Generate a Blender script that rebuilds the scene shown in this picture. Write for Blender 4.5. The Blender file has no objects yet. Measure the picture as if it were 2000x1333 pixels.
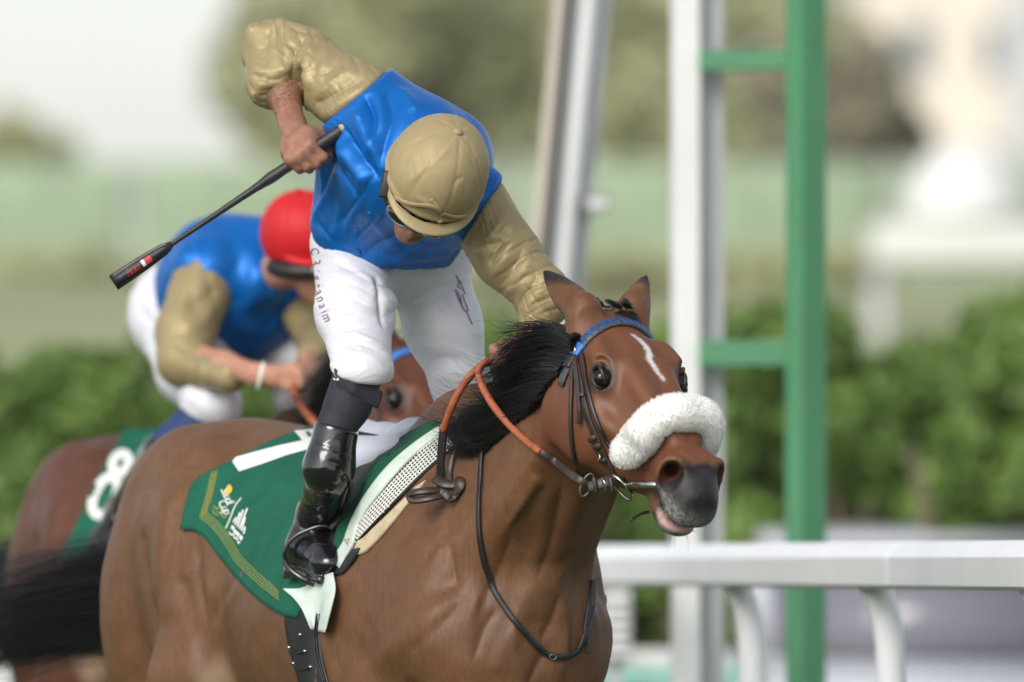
import bpy, bmesh, math, random
import numpy as np
from mathutils import Vector, Matrix
from mathutils.bvhtree import BVHTree
from mathutils import noise as mnoise

SC = bpy.context.scene
COL = SC.collection
R = math.radians

# ------------------------------------------------------------------ camera
FPX = 22222.0                 # focal length in photo pixels (400 mm on a 36 mm wide sensor, 2000 px)
CAMZ = 1.25                   # a photographer crouching behind the rail
HORIZON = 1100.0              # photo row of the horizon
cam_d = bpy.data.cameras.new('camera')
cam = bpy.data.objects.new('camera', cam_d); COL.objects.link(cam)
cam.location = (0, 0, CAMZ); cam.rotation_euler = (R(90), 0, 0)
cam_d.sensor_width = 36.0; cam_d.lens = 400.0
cam_d.shift_y = (HORIZON - 666.5) / 2000.0
cam_d.clip_start = 0.5; cam_d.clip_end = 3000.0
cam_d.dof.use_dof = True; cam_d.dof.focus_distance = 24.10; cam_d.dof.aperture_fstop = 3.2
SC.camera = cam

# ------------------------------------------------------------------ sky, sun, exposure
SUN_EL, SUN_AZ = 33.0, -30.0  # azimuth from the view direction, negative = camera left, measured behind the camera
world = bpy.data.worlds.new('World'); SC.world = world; world.use_nodes = True
wn = world.node_tree; wn.nodes.clear()
w_out = wn.nodes.new('ShaderNodeOutputWorld'); w_bg = wn.nodes.new('ShaderNodeBackground')
w_sky = wn.nodes.new('ShaderNodeTexSky'); w_sky.sky_type = 'NISHITA'; w_sky.sun_disc = False
sun_dir = Vector((-math.sin(R(-SUN_AZ)) * math.cos(R(SUN_EL)), -math.cos(R(-SUN_AZ)) * math.cos(R(SUN_EL)), math.sin(R(SUN_EL))))
w_sky.sun_elevation = R(SUN_EL); w_sky.sun_rotation = math.atan2(sun_dir.x, sun_dir.y)
w_sky.dust_density = 1.6; w_sky.air_density = 1.0; w_sky.ozone_density = 1.0
w_hsv = wn.nodes.new('ShaderNodeHueSaturation'); w_hsv.inputs['Saturation'].default_value = 0.30
wn.links.new(w_sky.outputs[0], w_hsv.inputs['Color']); wn.links.new(w_hsv.outputs[0], w_bg.inputs[0])
wn.links.new(w_bg.outputs[0], w_out.inputs[0])
w_bg.inputs[1].default_value = 0.145
sun_l = bpy.data.lights.new('sun', 'SUN'); sun = bpy.data.objects.new('sun', sun_l); COL.objects.link(sun)
sun_l.energy = 1.8; sun_l.angle = R(32); sun_l.color = (1.0, 0.955, 0.89)
sun.rotation_euler = sun_dir.to_track_quat('Z', 'Y').to_euler(); sun.location = (-8, 10, 14)
vs = SC.view_settings
vs.view_transform = 'Standard'; vs.look = 'None'; vs.exposure = 0.45; vs.gamma = 1.0; vs.use_curve_mapping = False
SC.cycles.use_denoising = True
SC.cycles.max_bounces = 6; SC.cycles.transparent_max_bounces = 8

def P(px, py, d):
    """photo pixel + distance from the camera -> world point"""
    return np.array([(px - 1000.0) * d / FPX, d, CAMZ - (py - HORIZON) * d / FPX])
def pix(p):
    return (1000 + p[0] * FPX / p[1], HORIZON - (p[2] - CAMZ) * FPX / p[1])

# ------------------------------------------------------------------ tagging
def tag(o, label=None, cat=None, group=None, kind=None):
    if label: o['label'] = label
    if cat: o['category'] = cat
    if group: o['group'] = group
    if kind: o['kind'] = kind
    return o
def thing(name, label, cat, loc=(0, 0, 0), group=None):
    o = bpy.data.objects.new(name, None); COL.objects.link(o); o.location = loc
    o.empty_display_size = 0.1
    return tag(o, label, cat, group)
def link(name, me, parent=None, mat=None, smooth=True):
    o = bpy.data.objects.new(name, me); COL.objects.link(o)
    if mat is not None:
        me.materials.clear(); me.materials.append(mat)
    if smooth and len(me.polygons): me.polygons.foreach_set('use_smooth', np.ones(len(me.polygons), dtype=bool))
    if parent is not None:
        o.parent = parent; o.matrix_parent_inverse = Matrix.Translation(parent.location).inverted() if parent.type == 'EMPTY' else parent.matrix_parent_inverse
        if parent.type != 'EMPTY': o.matrix_parent_inverse = Matrix.Identity(4)
    return o
def mesh_py(name, v, f):
    me = bpy.data.meshes.new(name)
    me.from_pydata([tuple(map(float, p)) for p in v], [], f); me.update()
    return me
def mesh_np(name, V, Q):
    """vertices Nx3 and quads/tris MxK as numpy arrays"""
    me = bpy.data.meshes.new(name)
    V = np.asarray(V, np.float32); Q = np.asarray(Q, np.int32); k = Q.shape[1]
    me.vertices.add(len(V)); me.vertices.foreach_set('co', V.ravel())
    me.loops.add(Q.size); me.loops.foreach_set('vertex_index', Q.ravel())
    me.polygons.add(len(Q)); me.polygons.foreach_set('loop_start', np.arange(0, Q.size, k, dtype=np.int32))
    me.update(calc_edges=True); me.validate()
    return me
def attr(me, name, vals):
    a = me.attributes.new(name, 'FLOAT', 'POINT'); a.data.foreach_set('value', np.asarray(vals, np.float32))
def bvh_of(me):
    n = len(me.vertices); co = np.empty(n * 3, np.float32); me.vertices.foreach_get('co', co)
    return BVHTree.FromPolygons([Vector(c) for c in co.reshape(-1, 3)], [tuple(p.vertices) for p in me.polygons])
def verts_of(me):
    co = np.empty(len(me.vertices) * 3, np.float32); me.vertices.foreach_get('co', co)
    return co.reshape(-1, 3).astype(np.float64)
CAMP = Vector((0, 0, CAMZ))
def hit(px, py, bvh, off=0.0):
    """where the sight line through a photo pixel meets a surface"""
    d = Vector(P(px, py, 20.0)) - CAMP; d.normalize()
    loc, nor, i, dist = bvh.ray_cast(CAMP, d)
    if loc is None: return None, None
    if nor.dot(d) > 0: nor = -nor
    return np.array(loc + nor * off), np.array(nor)

# ------------------------------------------------------------------ signed distance fields -> meshes
def smoothstep(a, b, x):
    t = np.clip((x - a) / (b - a), 0, 1); return t * t * (3 - 2 * t)
def axis_pts(*seg):
    """axis_pts((lo,hi,step),...) non-uniform sample positions"""
    out = []
    for lo, hi, st in seg:
        n = max(2, int(round((hi - lo) / st)) + 1); out.append(np.linspace(lo, hi, n)[(1 if out else 0):])
    return np.concatenate(out).astype(np.float32)
def unit(v):
    v = np.asarray(v, float); return v / np.linalg.norm(v)
class Field:
    def __init__(s, X, Y, Z):
        s.X, s.Y, s.Z = [np.asarray(a, np.float32) for a in (X, Y, Z)]
        s.D = np.full((len(X), len(Y), len(Z)), 0.3, np.float32)
    @staticmethod
    def around(lo, hi, st):
        return Field(*[axis_pts((lo[i], hi[i], st)) for i in range(3)])
    def _sl(s, lo, hi):
        r = []
        for A, a, b in zip((s.X, s.Y, s.Z), lo, hi):
            i = max(0, int(np.searchsorted(A, a)) - 1); j = min(len(A), int(np.searchsorted(A, b)) + 1); r.append(slice(i, j))
        return tuple(r)
    def op(s, fn, lo, hi, k=0.02, mode='u'):
        sl = s._sl(lo, hi)
        if any(q.stop - q.start < 1 for q in sl): return
        x = s.X[sl[0]][:, None, None]; y = s.Y[sl[1]][None, :, None]; z = s.Z[sl[2]][None, None, :]
        d = fn(x, y, z).astype(np.float32); a = s.D[sl]
        if mode == 'u':
            h = np.maximum(k - np.abs(a - d), 0) / k; s.D[sl] = np.minimum(a, d) - h * h * (k * .25)
        elif mode == 'c':
            h = np.maximum(k - np.abs(a + d), 0) / k; s.D[sl] = np.maximum(a, -d) + h * h * (k * .25)
        elif mode == 'i':
            s.D[sl] = np.maximum(a, d)
        elif mode == 'add':
            s.D[sl] = a + d
    def cone(s, a, b, ra, rb=None, k=0.02, mode='u', flat=None):
        """capsule with two radii"""
        rb = ra if rb is None else rb
        a = np.asarray(a, float); b = np.asarray(b, float); m = max(ra, rb) + k + .015
        lo = np.minimum(a, b) - m; hi = np.maximum(a, b) + m; ab = b - a; L2 = float(ab @ ab) + 1e-12
        def fn(x, y, z):
            X, Y, Z = x - a[0], y - a[1], z - a[2]
            t = np.clip((X * ab[0] + Y * ab[1] + Z * ab[2]) / L2, 0, 1)
            return np.sqrt((X - t * ab[0]) ** 2 + (Y - t * ab[1]) ** 2 + (Z - t * ab[2]) ** 2) - (ra + (rb - ra) * t)
        s.op(fn, lo, hi, k, mode)
    def chain(s, pts, rad, k=0.02, mode='u'):
        for i in range(len(pts) - 1): s.cone(pts[i], pts[i + 1], rad[i], rad[i + 1], k, mode)
    def ell(s, c, r, ax=None, k=0.02, mode='u'):
        c = np.asarray(c, float); r = np.asarray(r, float); A = np.eye(3) if ax is None else np.asarray(ax, float)
        ext = np.sqrt(((A * r[:, None]) ** 2).sum(0)) + k + .015
        def fn(x, y, z):
            X, Y, Z = x - c[0], y - c[1], z - c[2]; k0 = 0; k1 = 0
            for i in range(3):
                q = X * A[i, 0] + Y * A[i, 1] + Z * A[i, 2]
                k0 = k0 + (q / r[i]) ** 2; k1 = k1 + (q / r[i] ** 2) ** 2
            k0 = np.sqrt(k0); return k0 * (k0 - 1) / np.sqrt(k1 + 1e-9)
        s.op(fn, c - ext, c + ext, k, mode)
    def box(s, c, h, ax=None, rnd=0.003, k=0.01, mode='u'):
        c = np.asarray(c, float); h = np.asarray(h, float); A = np.eye(3) if ax is None else np.asarray(ax, float)
        ext = np.sqrt(((A * h[:, None]) ** 2).sum(0)) * 1.5 + k + .02
        def fn(x, y, z):
            X, Y, Z = x - c[0], y - c[1], z - c[2]; o = 0; ins = None
            for i in range(3):
                q = np.abs(X * A[i, 0] + Y * A[i, 1] + Z * A[i, 2]) - (h[i] - rnd)
                o = o + np.maximum(q, 0) ** 2; ins = q if ins is None else np.maximum(ins, q)
            return np.sqrt(o) + np.minimum(ins, 0) - rnd
        s.op(fn, c - ext, c + ext, k, mode)
    def loft(s, org, ax, uu, vv, st, k=0.03, p=2.0, mode='u'):
        """st rows: t along ax, centre u, centre v, half u, half v, bottom taper, top taper"""
        st = np.asarray(st, float); org = np.asarray(org, float)
        tt = np.linspace(st[0, 0], st[-1, 0], 90); cols = []
        for c in range(1, st.shape[1]):
            cols.append(pchip(st[:, 0], st[:, c], tt))
        C = [q.astype(np.float32) for q in cols]; tt = tt.astype(np.float32)
        lo = np.full(3, 9e9); hi = -lo
        for i in range(0, 90, 3):
            for a in (-1, 1):
                for b in (-1, 1):
                    q = org + np.asarray(ax) * tt[i] + np.asarray(uu) * (C[0][i] + a * C[2][i]) + np.asarray(vv) * (C[1][i] + b * C[3][i])
                    lo = np.minimum(lo, q); hi = np.maximum(hi, q)
        lo -= k + .02; hi += k + .02
        def fn(x, y, z):
            X, Y, Z = x - org[0], y - org[1], z - org[2]
            t = (X * ax[0] + Y * ax[1] + Z * ax[2]).astype(np.float32); u = X * uu[0] + Y * uu[1] + Z * uu[2]; v = X * vv[0] + Y * vv[1] + Z * vv[2]
            I = lambda c: np.interp(t, tt, C[c]).astype(np.float32)
            ru, rv = I(2), I(3); du = np.abs(u - I(0)); dv = v - I(1)
            if len(C) > 4:
                w = dv / rv
                ru = ru * (1 - I(4) * np.clip(-w, 0, 1) ** 1.5 - I(5) * np.clip(w, 0, 1) ** 1.5)
            q = ((du / ru) ** p + (np.abs(dv) / rv) ** p) ** (1.0 / p)
            d = (q - 1) * np.minimum(ru, rv)
            over = np.maximum(tt[0] - t, t - tt[-1])
            return np.where(over > 0, np.sqrt(np.maximum(d, 0) ** 2 + over ** 2), d)
        s.op(fn, lo, hi, k, mode)
    def ridge(s, pts, w, amp):
        """soft ridge (amp > 0) or groove (amp < 0) along a polyline"""
        pts = [np.asarray(p, float) for p in pts]; w_ = np.broadcast_to(np.asarray(w, float), (len(pts),)); a_ = np.broadcast_to(np.asarray(amp, float), (len(pts),))
        m = 2.6 * w_.max(); lo = np.min(pts, 0) - m; hi = np.max(pts, 0) + m
        def fn(x, y, z):
            best = None; out = None
            for i in range(len(pts) - 1):
                a, ab = pts[i], pts[i + 1] - pts[i]; L2 = float(ab @ ab) + 1e-12
                X, Y, Z = x - a[0], y - a[1], z - a[2]; t = np.clip((X * ab[0] + Y * ab[1] + Z * ab[2]) / L2, 0, 1)
                d2 = (X - t * ab[0]) ** 2 + (Y - t * ab[1]) ** 2 + (Z - t * ab[2]) ** 2
                g = np.exp(-d2 / (w_[i] + (w_[i + 1] - w_[i]) * t) ** 2) * (a_[i] + (a_[i + 1] - a_[i]) * t)
                out = g if out is None else np.where(np.abs(g) > np.abs(out), g, out)
            return -out
        s.op(fn, lo, hi, mode='add')
    def half(s, p, n, lo=None, hi=None, k=.012):
        """keep only the side the normal points away from"""
        p = np.asarray(p, float); n = unit(n)
        lo = (-1e9,) * 3 if lo is None else lo; hi = (1e9,) * 3 if hi is None else hi
        s.op(lambda x, y, z: -((x - p[0]) * n[0] + (y - p[1]) * n[1] + (z - p[2]) * n[2]), lo, hi, k, mode='c')
    def mesh(s, smooth=0):
        return surface_nets(s.D, s.X, s.Y, s.Z, smooth)
def pchip(x, y, q):
    """monotone cubic interpolation"""
    h = np.diff(x); d = np.diff(y) / h; m = np.zeros_like(y)
    m[0], m[-1] = d[0], d[-1]
    for i in range(1, len(x) - 1):
        if d[i - 1] * d[i] > 0:
            w1 = 2 * h[i] + h[i - 1]; w2 = h[i] + 2 * h[i - 1]; m[i] = (w1 + w2) / (w1 / d[i - 1] + w2 / d[i])
    i = np.clip(np.searchsorted(x, q) - 1, 0, len(x) - 2); t = (q - x[i]) / h[i]
    return (y[i] * (1 + 2 * t) * (1 - t) ** 2 + h[i] * m[i] * t * (1 - t) ** 2 + y[i + 1] * t * t * (3 - 2 * t) + h[i] * m[i + 1] * t * t * (t - 1))
def surface_nets(D, X, Y, Z, smooth=0):
    for ax in range(3):                       # close the surface at the grid's edge
        sl = [slice(None)] * 3; sl[ax] = 0; D[tuple(sl)] = np.maximum(D[tuple(sl)], 1e-3); sl[ax] = -1; D[tuple(sl)] = np.maximum(D[tuple(sl)], 1e-3)
    S = (D < 0); nx, ny, nz = D.shape
    cnt = np.zeros((nx - 1, ny - 1, nz - 1), np.uint8); corners = [(i, j, k) for i in (0, 1) for j in (0, 1) for k in (0, 1)]
    for i, j, k in corners: cnt += S[i:nx - 1 + i, j:ny - 1 + j, k:nz - 1 + k]
    act = np.argwhere((cnt > 0) & (cnt < 8)); a0, a1, a2 = act.T
    idx = np.full(cnt.shape, -1, np.int32); idx[a0, a1, a2] = np.arange(len(act))
    cv = {c: D[a0 + c[0], a1 + c[1], a2 + c[2]] for c in corners}
    pos = np.zeros((len(act), 3)); n = np.zeros(len(act))
    for c in corners:
        for ax in range(3):
            if c[ax]: continue
            e = list(c); e[ax] = 1; e = tuple(e); v0, v1 = cv[c], cv[e]; m = (v0 < 0) != (v1 < 0)
            t = np.where(m, v0 / np.where(m, v0 - v1, 1), 0)
            q = np.tile(np.array(c, float), (len(act), 1)); q[:, ax] += t
            pos[m] += q[m]; n[m] += 1
    pos = act + pos / n[:, None]
    V = np.stack([np.interp(pos[:, i], np.arange(len(A)), A) for i, A in enumerate((X, Y, Z))], 1)
    quads = []
    for ax in range(3):
        b, c = (ax + 1) % 3, (ax + 2) % 3
        s0 = [slice(None)] * 3; s1 = [slice(None)] * 3; s0[ax] = slice(0, -1); s1[ax] = slice(1, None)
        chg = S[tuple(s0)] != S[tuple(s1)]
        e = np.argwhere(chg); ok = (e[:, b] > 0) & (e[:, c] > 0) & (e[:, b] < D.shape[b] - 1) & (e[:, c] < D.shape[c] - 1); e = e[ok]
        def cell(db, dc):
            q = e.copy(); q[:, b] += db; q[:, c] += dc; return idx[q[:, 0], q[:, 1], q[:, 2]]
        Q = np.stack([cell(-1, -1), cell(0, -1), cell(0, 0), cell(-1, 0)], 1)
        ins = S[tuple(s0)][e[:, 0], e[:, 1], e[:, 2]]
        Q[~ins] = Q[~ins][:, ::-1]; quads.append(Q)
    Q = np.concatenate(quads)
    for _ in range(smooth): V = lap(V, Q, .5)
    return V, Q
def lap(V, Q, f):
    A = np.zeros_like(V); n = np.zeros(len(V))
    for i in range(4):
        a, b = Q[:, i], Q[:, (i + 1) % 4]
        for k in range(3):
            A[:, k] += np.bincount(a, V[b, k], len(V)) + np.bincount(b, V[a, k], len(V))
        n += np.bincount(a, minlength=len(V)) + np.bincount(b, minlength=len(V))
    return V + (A / n[:, None] - V) * f

def noise3(p, seed=0):
    """smooth value noise in about -1..1 for an Nx3 array"""
    i = np.floor(p).astype(np.int64); f = p - i; f = f * f * f * (f * (f * 6 - 15) + 10)
    def h(a, b, c):
        n = (a * 374761393 + b * 668265263 + c * 2147483647 + seed * 974634757) & 0xffffffff
        n = ((n ^ (n >> 13)) * 1274126177) & 0xffffffff; n = ((n ^ (n >> 16)) * 2246822519) & 0xffffffff
        return ((n ^ (n >> 15)) & 0xffffff) / 8388607.5 - 1
    out = 0
    for a in (0, 1):
        for b in (0, 1):
            for d in (0, 1):
                w = (f[:, 0] if a else 1 - f[:, 0]) * (f[:, 1] if b else 1 - f[:, 1]) * (f[:, 2] if d else 1 - f[:, 2]); out = out + w * h(i[:, 0] + a, i[:, 1] + b, i[:, 2] + d)
    return out
def fold_disp(V, along, fa, fl, amp, seed):
    """cloth creases: sharp valleys between rounded crests, long in one direction, fading in and out"""
    al = unit(along); e1 = unit(np.cross(al, (0, -1, 0))); sharp = 2.4 if fa < 150 else 3.4
    ph = (V @ e1) * fa + 2.2 * noise3(V * fl * 2.2 + 5.5, seed) + .7 * noise3(V * fl * 6 + 1.7, seed + 3)
    m = smoothstep(-.25, .55, noise3(V * fl * 3.0 + 9.1, seed + 7)); return amp * m * (.45 - (1 - np.abs(np.sin(ph))) ** sharp)
# ------------------------------------------------------------------ small mesh makers
def catmull(pts, n=8, closed=False):
    p = [np.asarray(q, float) for q in pts]; out = []
    g = (lambda i: p[i % len(p)]) if closed else (lambda i: p[min(max(i, 0), len(p) - 1)] if 0 <= i < len(p) else (2 * p[0] - p[1] if i < 0 else 2 * p[-1] - p[-2]))
    for i in range(len(p) if closed else len(p) - 1):
        a, b, c, d = g(i - 1), g(i), g(i + 1), g(i + 2)
        for t in np.linspace(0, 1, n, endpoint=False):
            out.append(.5 * (2 * b + (c - a) * t + (2 * a - 5 * b + 4 * c - d) * t * t + (3 * b - a - 3 * c + d) * t ** 3))
    if not closed: out.append(p[-1])
    return np.array(out)
def tube(pts, rad, sides=10, name='tube', cap=True, closed=False):
    pts = np.asarray(pts, float); n = len(pts); rad = np.broadcast_to(np.asarray(rad, float), (n,))
    T = np.gradient(pts, axis=0) if not closed else np.roll(pts, -1, 0) - np.roll(pts, 1, 0)
    T /= np.linalg.norm(T, axis=1)[:, None] + 1e-12
    u = np.cross(T[0], (0.123, .3, .94)); u /= np.linalg.norm(u); V = []
    ang = np.linspace(0, 2 * math.pi, sides, endpoint=False)
    for i in range(n):
        u = u - T[i] * (u @ T[i]); u /= np.linalg.norm(u) + 1e-12; w = np.cross(T[i], u)
        V.append(pts[i] + rad[i] * (np.cos(ang)[:, None] * u + np.sin(ang)[:, None] * w))
    V = np.concatenate(V); F = []
    for i in range(n if closed else n - 1):
        a, b = i * sides, ((i + 1) % n) * sides
        for j in range(sides): F.append((a + j, a + (j + 1) % sides, b + (j + 1) % sides, b + j))
    if cap and not closed: F.append(tuple(range(sides))[::-1]); F.append(tuple((n - 1) * sides + j for j in range(sides)))
    return mesh_py(name, V, F)
def strap(pts, nors, width, thick=0.003, name='strap', prof=None):
    """flat leather strap: pts along the path, nors the outward normals"""
    pts = np.asarray(pts, float); nors = np.asarray(nors, float); n = len(pts)
    width = np.broadcast_to(np.asarray(width, float), (n,))
    T = np.gradient(pts, axis=0); T /= np.linalg.norm(T, axis=1)[:, None] + 1e-12
    N = nors - (nors * T).sum(1)[:, None] * T; N /= np.linalg.norm(N, axis=1)[:, None] + 1e-12; B = np.cross(T, N)
    e = .25; V = []; F = []
    sec = [(-.5, 0), (-.5, 1 - e), (-.5 + .08, 1), (.5 - .08, 1), (.5, 1 - e), (.5, 0)]
    for a, b in sec: V.append(pts + B * (a * width)[:, None] + N * (b * thick))
    V = np.stack(V, 1).reshape(-1, 3); m = len(sec)
    for i in range(n - 1):
        for j in range(m): F.append((i * m + j, i * m + (j + 1) % m, (i + 1) * m + (j + 1) % m, (i + 1) * m + j))
    F.append(tuple(range(m))[::-1]); F.append(tuple((n - 1) * m + j for j in range(m)))
    return mesh_py(name, V, F)
def box_mesh(lo, hi, bev=0.0, name='box', M=None):
    bm = bmesh.new(); bmesh.ops.create_cube(bm, size=1.0)
    lo = Vector(lo); hi = Vector(hi)
    for v in bm.verts: v.co = Vector((lo[i] + (hi[i] - lo[i]) * (v.co[i] + .5) for i in range(3)))
    if bev > 0: bmesh.ops.bevel(bm, geom=bm.edges[:], offset=bev, segments=2, affect='EDGES', profile=.6)
    if M is not None: bmesh.ops.transform(bm, matrix=M, verts=bm.verts[:])
    me = bpy.data.meshes.new(name); bm.to_mesh(me); bm.free(); return me
def uv_sphere(c, r, ax=None, name='eye', seg=20):
    bm = bmesh.new(); bmesh.ops.create_uvsphere(bm, u_segments=seg, v_segments=seg // 2 + 2, radius=1.0)
    A = np.eye(3) if ax is None else np.asarray(ax); r = np.broadcast_to(np.asarray(r, float), (3,))
    for v in bm.verts:
        q = np.asarray(c) + sum(A[i] * (v.co[i] * r[i]) for i in range(3)); v.co = Vector(q)
    me = bpy.data.meshes.new(name); bm.to_mesh(me); bm.free(); return me
def ribbons(roots, name='strands', taper=True):
    """roots: list of (pts Nx3, width) -> one mesh of thin 3-sided hairs, all with N points"""
    V = []; F = []; base = 0
    for pts, w in roots:
        pts = np.asarray(pts); n = len(pts); T = np.gradient(pts, axis=0); T /= np.linalg.norm(T, axis=1)[:, None] + 1e-12
        u = np.cross(T, (.31, .77, .55)); u /= np.linalg.norm(u, axis=1)[:, None] + 1e-12; v = np.cross(T, u)
        r = w * (np.linspace(1, .15, n) if taper else np.ones(n))
        ring = [pts + r[:, None] * (math.cos(a) * u + math.sin(a) * v) for a in (0, 2.094, 4.189)]
        V.append(np.stack(ring, 1).reshape(-1, 3))
        i = np.arange(n - 1)[:, None] * 3 + base; j = np.arange(3)[None, :]
        F.append(np.stack([i + j, i + (j + 1) % 3, i + 3 + (j + 1) % 3, i + 3 + j], 2).reshape(-1, 4)); base += 3 * n
    return mesh_np(name, np.concatenate(V), np.concatenate(F))

# ------------------------------------------------------------------ material helper
class Mat:
    def __init__(s, name, base=(.5, .5, .5), rough=.5, **kw):
        m = bpy.data.materials.new(name); m.use_nodes = True; s.m = m; s.nt = m.node_tree; s.b = s.nt.nodes['Principled BSDF']
        s.b.inputs['Base Color'].default_value = (*base, 1); s.b.inputs['Roughness'].default_value = rough
        for k, v in kw.items(): s.b.inputs[k.replace('_', ' ')].default_value = v
    def n(s, t, **kw):
        q = s.nt.nodes.new(t)
        for k, v in kw.items(): setattr(q, k, v)
        return q
    def l(s, a, b): s.nt.links.new(a, b)
    def coord(s, scale=(1, 1, 1), rot=(0, 0, 0), out='Object'):
        t = s.n('ShaderNodeTexCoord'); mp = s.n('ShaderNodeMapping'); mp.inputs['Scale'].default_value = scale; mp.inputs['Rotation'].default_value = rot
        s.l(t.outputs[out], mp.inputs[0]); return mp.outputs[0]
    def noise(s, scale, detail=4, rough=.55, vec=None, dist=0.0, typ=None):
        q = s.n('ShaderNodeTexNoise'); q.inputs['Scale'].default_value = scale; q.inputs['Detail'].default_value = detail
        q.inputs['Roughness'].default_value = rough; q.inputs['Distortion'].default_value = dist
        if typ: q.noise_type = typ
        s.l(vec if vec is not None else s.coord(), q.inputs['Vector']); return q.outputs['Fac']
    def ramp(s, fac, stops, interp='LINEAR'):
        q = s.n('ShaderNodeValToRGB'); cr = q.color_ramp; cr.interpolation = interp
        while len(cr.elements) < len(stops): cr.elements.new(.5)
        for e, (p, c) in zip(cr.elements, stops): e.position = p; e.color = (*c, 1) if len(c) == 3 else c
        s.l(fac, q.inputs[0]); return q.outputs[0]
    def attr(s, name):
        q = s.n('ShaderNodeAttribute', attribute_name=name); return q.outputs['Fac']
    def math(s, op, a, b=None, clamp=False):
        q = s.n('ShaderNodeMath', operation=op); q.use_clamp = clamp
        for i, x in enumerate((a, b)):
            if x is None: continue
            if isinstance(x, (int, float)): q.inputs[i].default_value = x
            else: s.l(x, q.inputs[i])
        return q.outputs[0]
    def mix(s, fac, a, b, blend='MIX'):
        q = s.n('ShaderNodeMix', data_type='RGBA', blend_type=blend)
        for i, x in ((0, fac), (6, a), (7, b)):
            if isinstance(x, (int, float)): q.inputs[i].default_value = x
            elif isinstance(x, tuple): q.inputs[i].default_value = (*x, 1)
            else: s.l(x, q.inputs[i])
        return q.outputs[2]
    def bump(s, h, strength=.3, dist=.01, prev=None):
        q = s.n('ShaderNodeBump'); q.inputs['Strength'].default_value = strength; q.inputs['Distance'].default_value = dist
        s.l(h, q.inputs['Height'])
        if prev is not None: s.l(prev, q.inputs['Normal'])
        s.l(q.outputs[0], s.b.inputs['Normal']); return q.outputs[0]
    def color(s, c): s.l(c, s.b.inputs['Base Color'])
    def rough(s, c): s.l(c, s.b.inputs['Roughness'])
def vary(name, base, rough=.5, amt=.25, scale=30, bump=0.0, bscale=200, bdist=.002, **kw):
    """plain material with slight mottling and fine relief"""
    M = Mat(name, base, rough, **kw)
    n = M.noise(scale, 5); lo = tuple(c * (1 - amt) for c in base); hi = tuple(min(1, c * (1 + amt)) for c in base)
    M.color(M.ramp(n, [(.3, lo), (.7, hi)]))
    if bump: M.bump(M.noise(bscale, 3), bump, bdist)
    return M.m

# ------------------------------------------------------------------ cloth folds pressed into a finished surface
def normals(V, Q):
    N = np.zeros_like(V); a, b, c, d = [V[Q[:, i]] for i in range(4)]; fn = np.cross(c - a, d - b)
    for i in range(4):
        for k in range(3): N[:, k] += np.bincount(Q[:, i], fn[:, k], len(V))
    return N / (np.linalg.norm(N, axis=1)[:, None] + 1e-12)
def press(V, Q, lines):
    """lines: (pixel polyline, width m, height m); ridges > 0, valleys < 0"""
    N = normals(V, Q); T = BVHTree.FromPolygons([Vector(v) for v in V], [tuple(map(int, q)) for q in Q]); D = np.zeros(len(V))
    for px, w, amp in lines:
        pts = []
        for x, y, _ in catmull([(x, y, 0) for x, y in px], 5):
            h_, m_ = hit(x, y, T)
            if h_ is not None: pts.append(h_)
        if len(pts) < 2: continue
        pts = np.array(pts); lo = pts.min(0) - 3 * w; hi = pts.max(0) + 3 * w; m = np.where(((V > lo) & (V < hi)).all(1))[0]
        best = np.full(len(m), 9e9); tt = np.zeros(len(m)); n = len(pts) - 1
        for i in range(n):
            ab = pts[i + 1] - pts[i]; t = np.clip(((V[m] - pts[i]) @ ab) / (ab @ ab + 1e-12), 0, 1); d = np.linalg.norm(V[m] - pts[i] - t[:, None] * ab, axis=1)
            c = d < best; best[c] = d[c]; tt[c] = (i + t[c]) / n
        prof_ = np.exp(-(best / (1.35 * w)) ** 2) * .8 if amp > 0 else np.exp(-np.abs(best / w) ** 1.1)
        D[m] += amp * prof_ * np.clip(np.minimum(tt, 1 - tt) * 5 + .15, 0, 1)
    return V + N * D[:, None]
# ------------------------------------------------------------------ ground and bank
def grass_mat(name, a, b):
    M = Mat(name, a, .9); n = M.noise(.35, 6, .65); f = M.noise(9, 5, .7); M.color(M.mix(M.math('MULTIPLY', f, .5), M.ramp(n, [(.35, a), (.65, b)]), tuple(c * .6 for c in a))); M.bump(f, .6, .05); return M.m
M_turf = grass_mat('turf', (.045, .085, .022), (.065, .105, .032)); M_bank = grass_mat('dry_grass_bank', (.26, .30, .15), (.34, .36, .20))
def sheet(name, xs, ys, zf, mat):
    V = [(x, y, zf(x, y)) for y in ys for x in xs]; n = len(xs); F = [(j * n + i, j * n + i + 1, (j + 1) * n + i + 1, (j + 1) * n + i) for j in range(len(ys) - 1) for i in range(n - 1)]
    return tag(link(name, mesh_py(name, V, F), None, mat), kind='structure')
sheet('ground', np.linspace(-400, 400, 17), np.concatenate([np.linspace(-60, 60, 13), np.linspace(80, 700, 12)]), lambda x, y: 0.0, M_turf)
def bank_z(x, y): return .02 + 4.0 * float(smoothstep(62, 112, y)) + .25 * math.sin(x * .3 + y * .1) * float(smoothstep(70, 100, y))
sheet('bank', np.linspace(-60, 60, 61), np.linspace(60, 330, 55), bank_z, M_bank)
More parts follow.
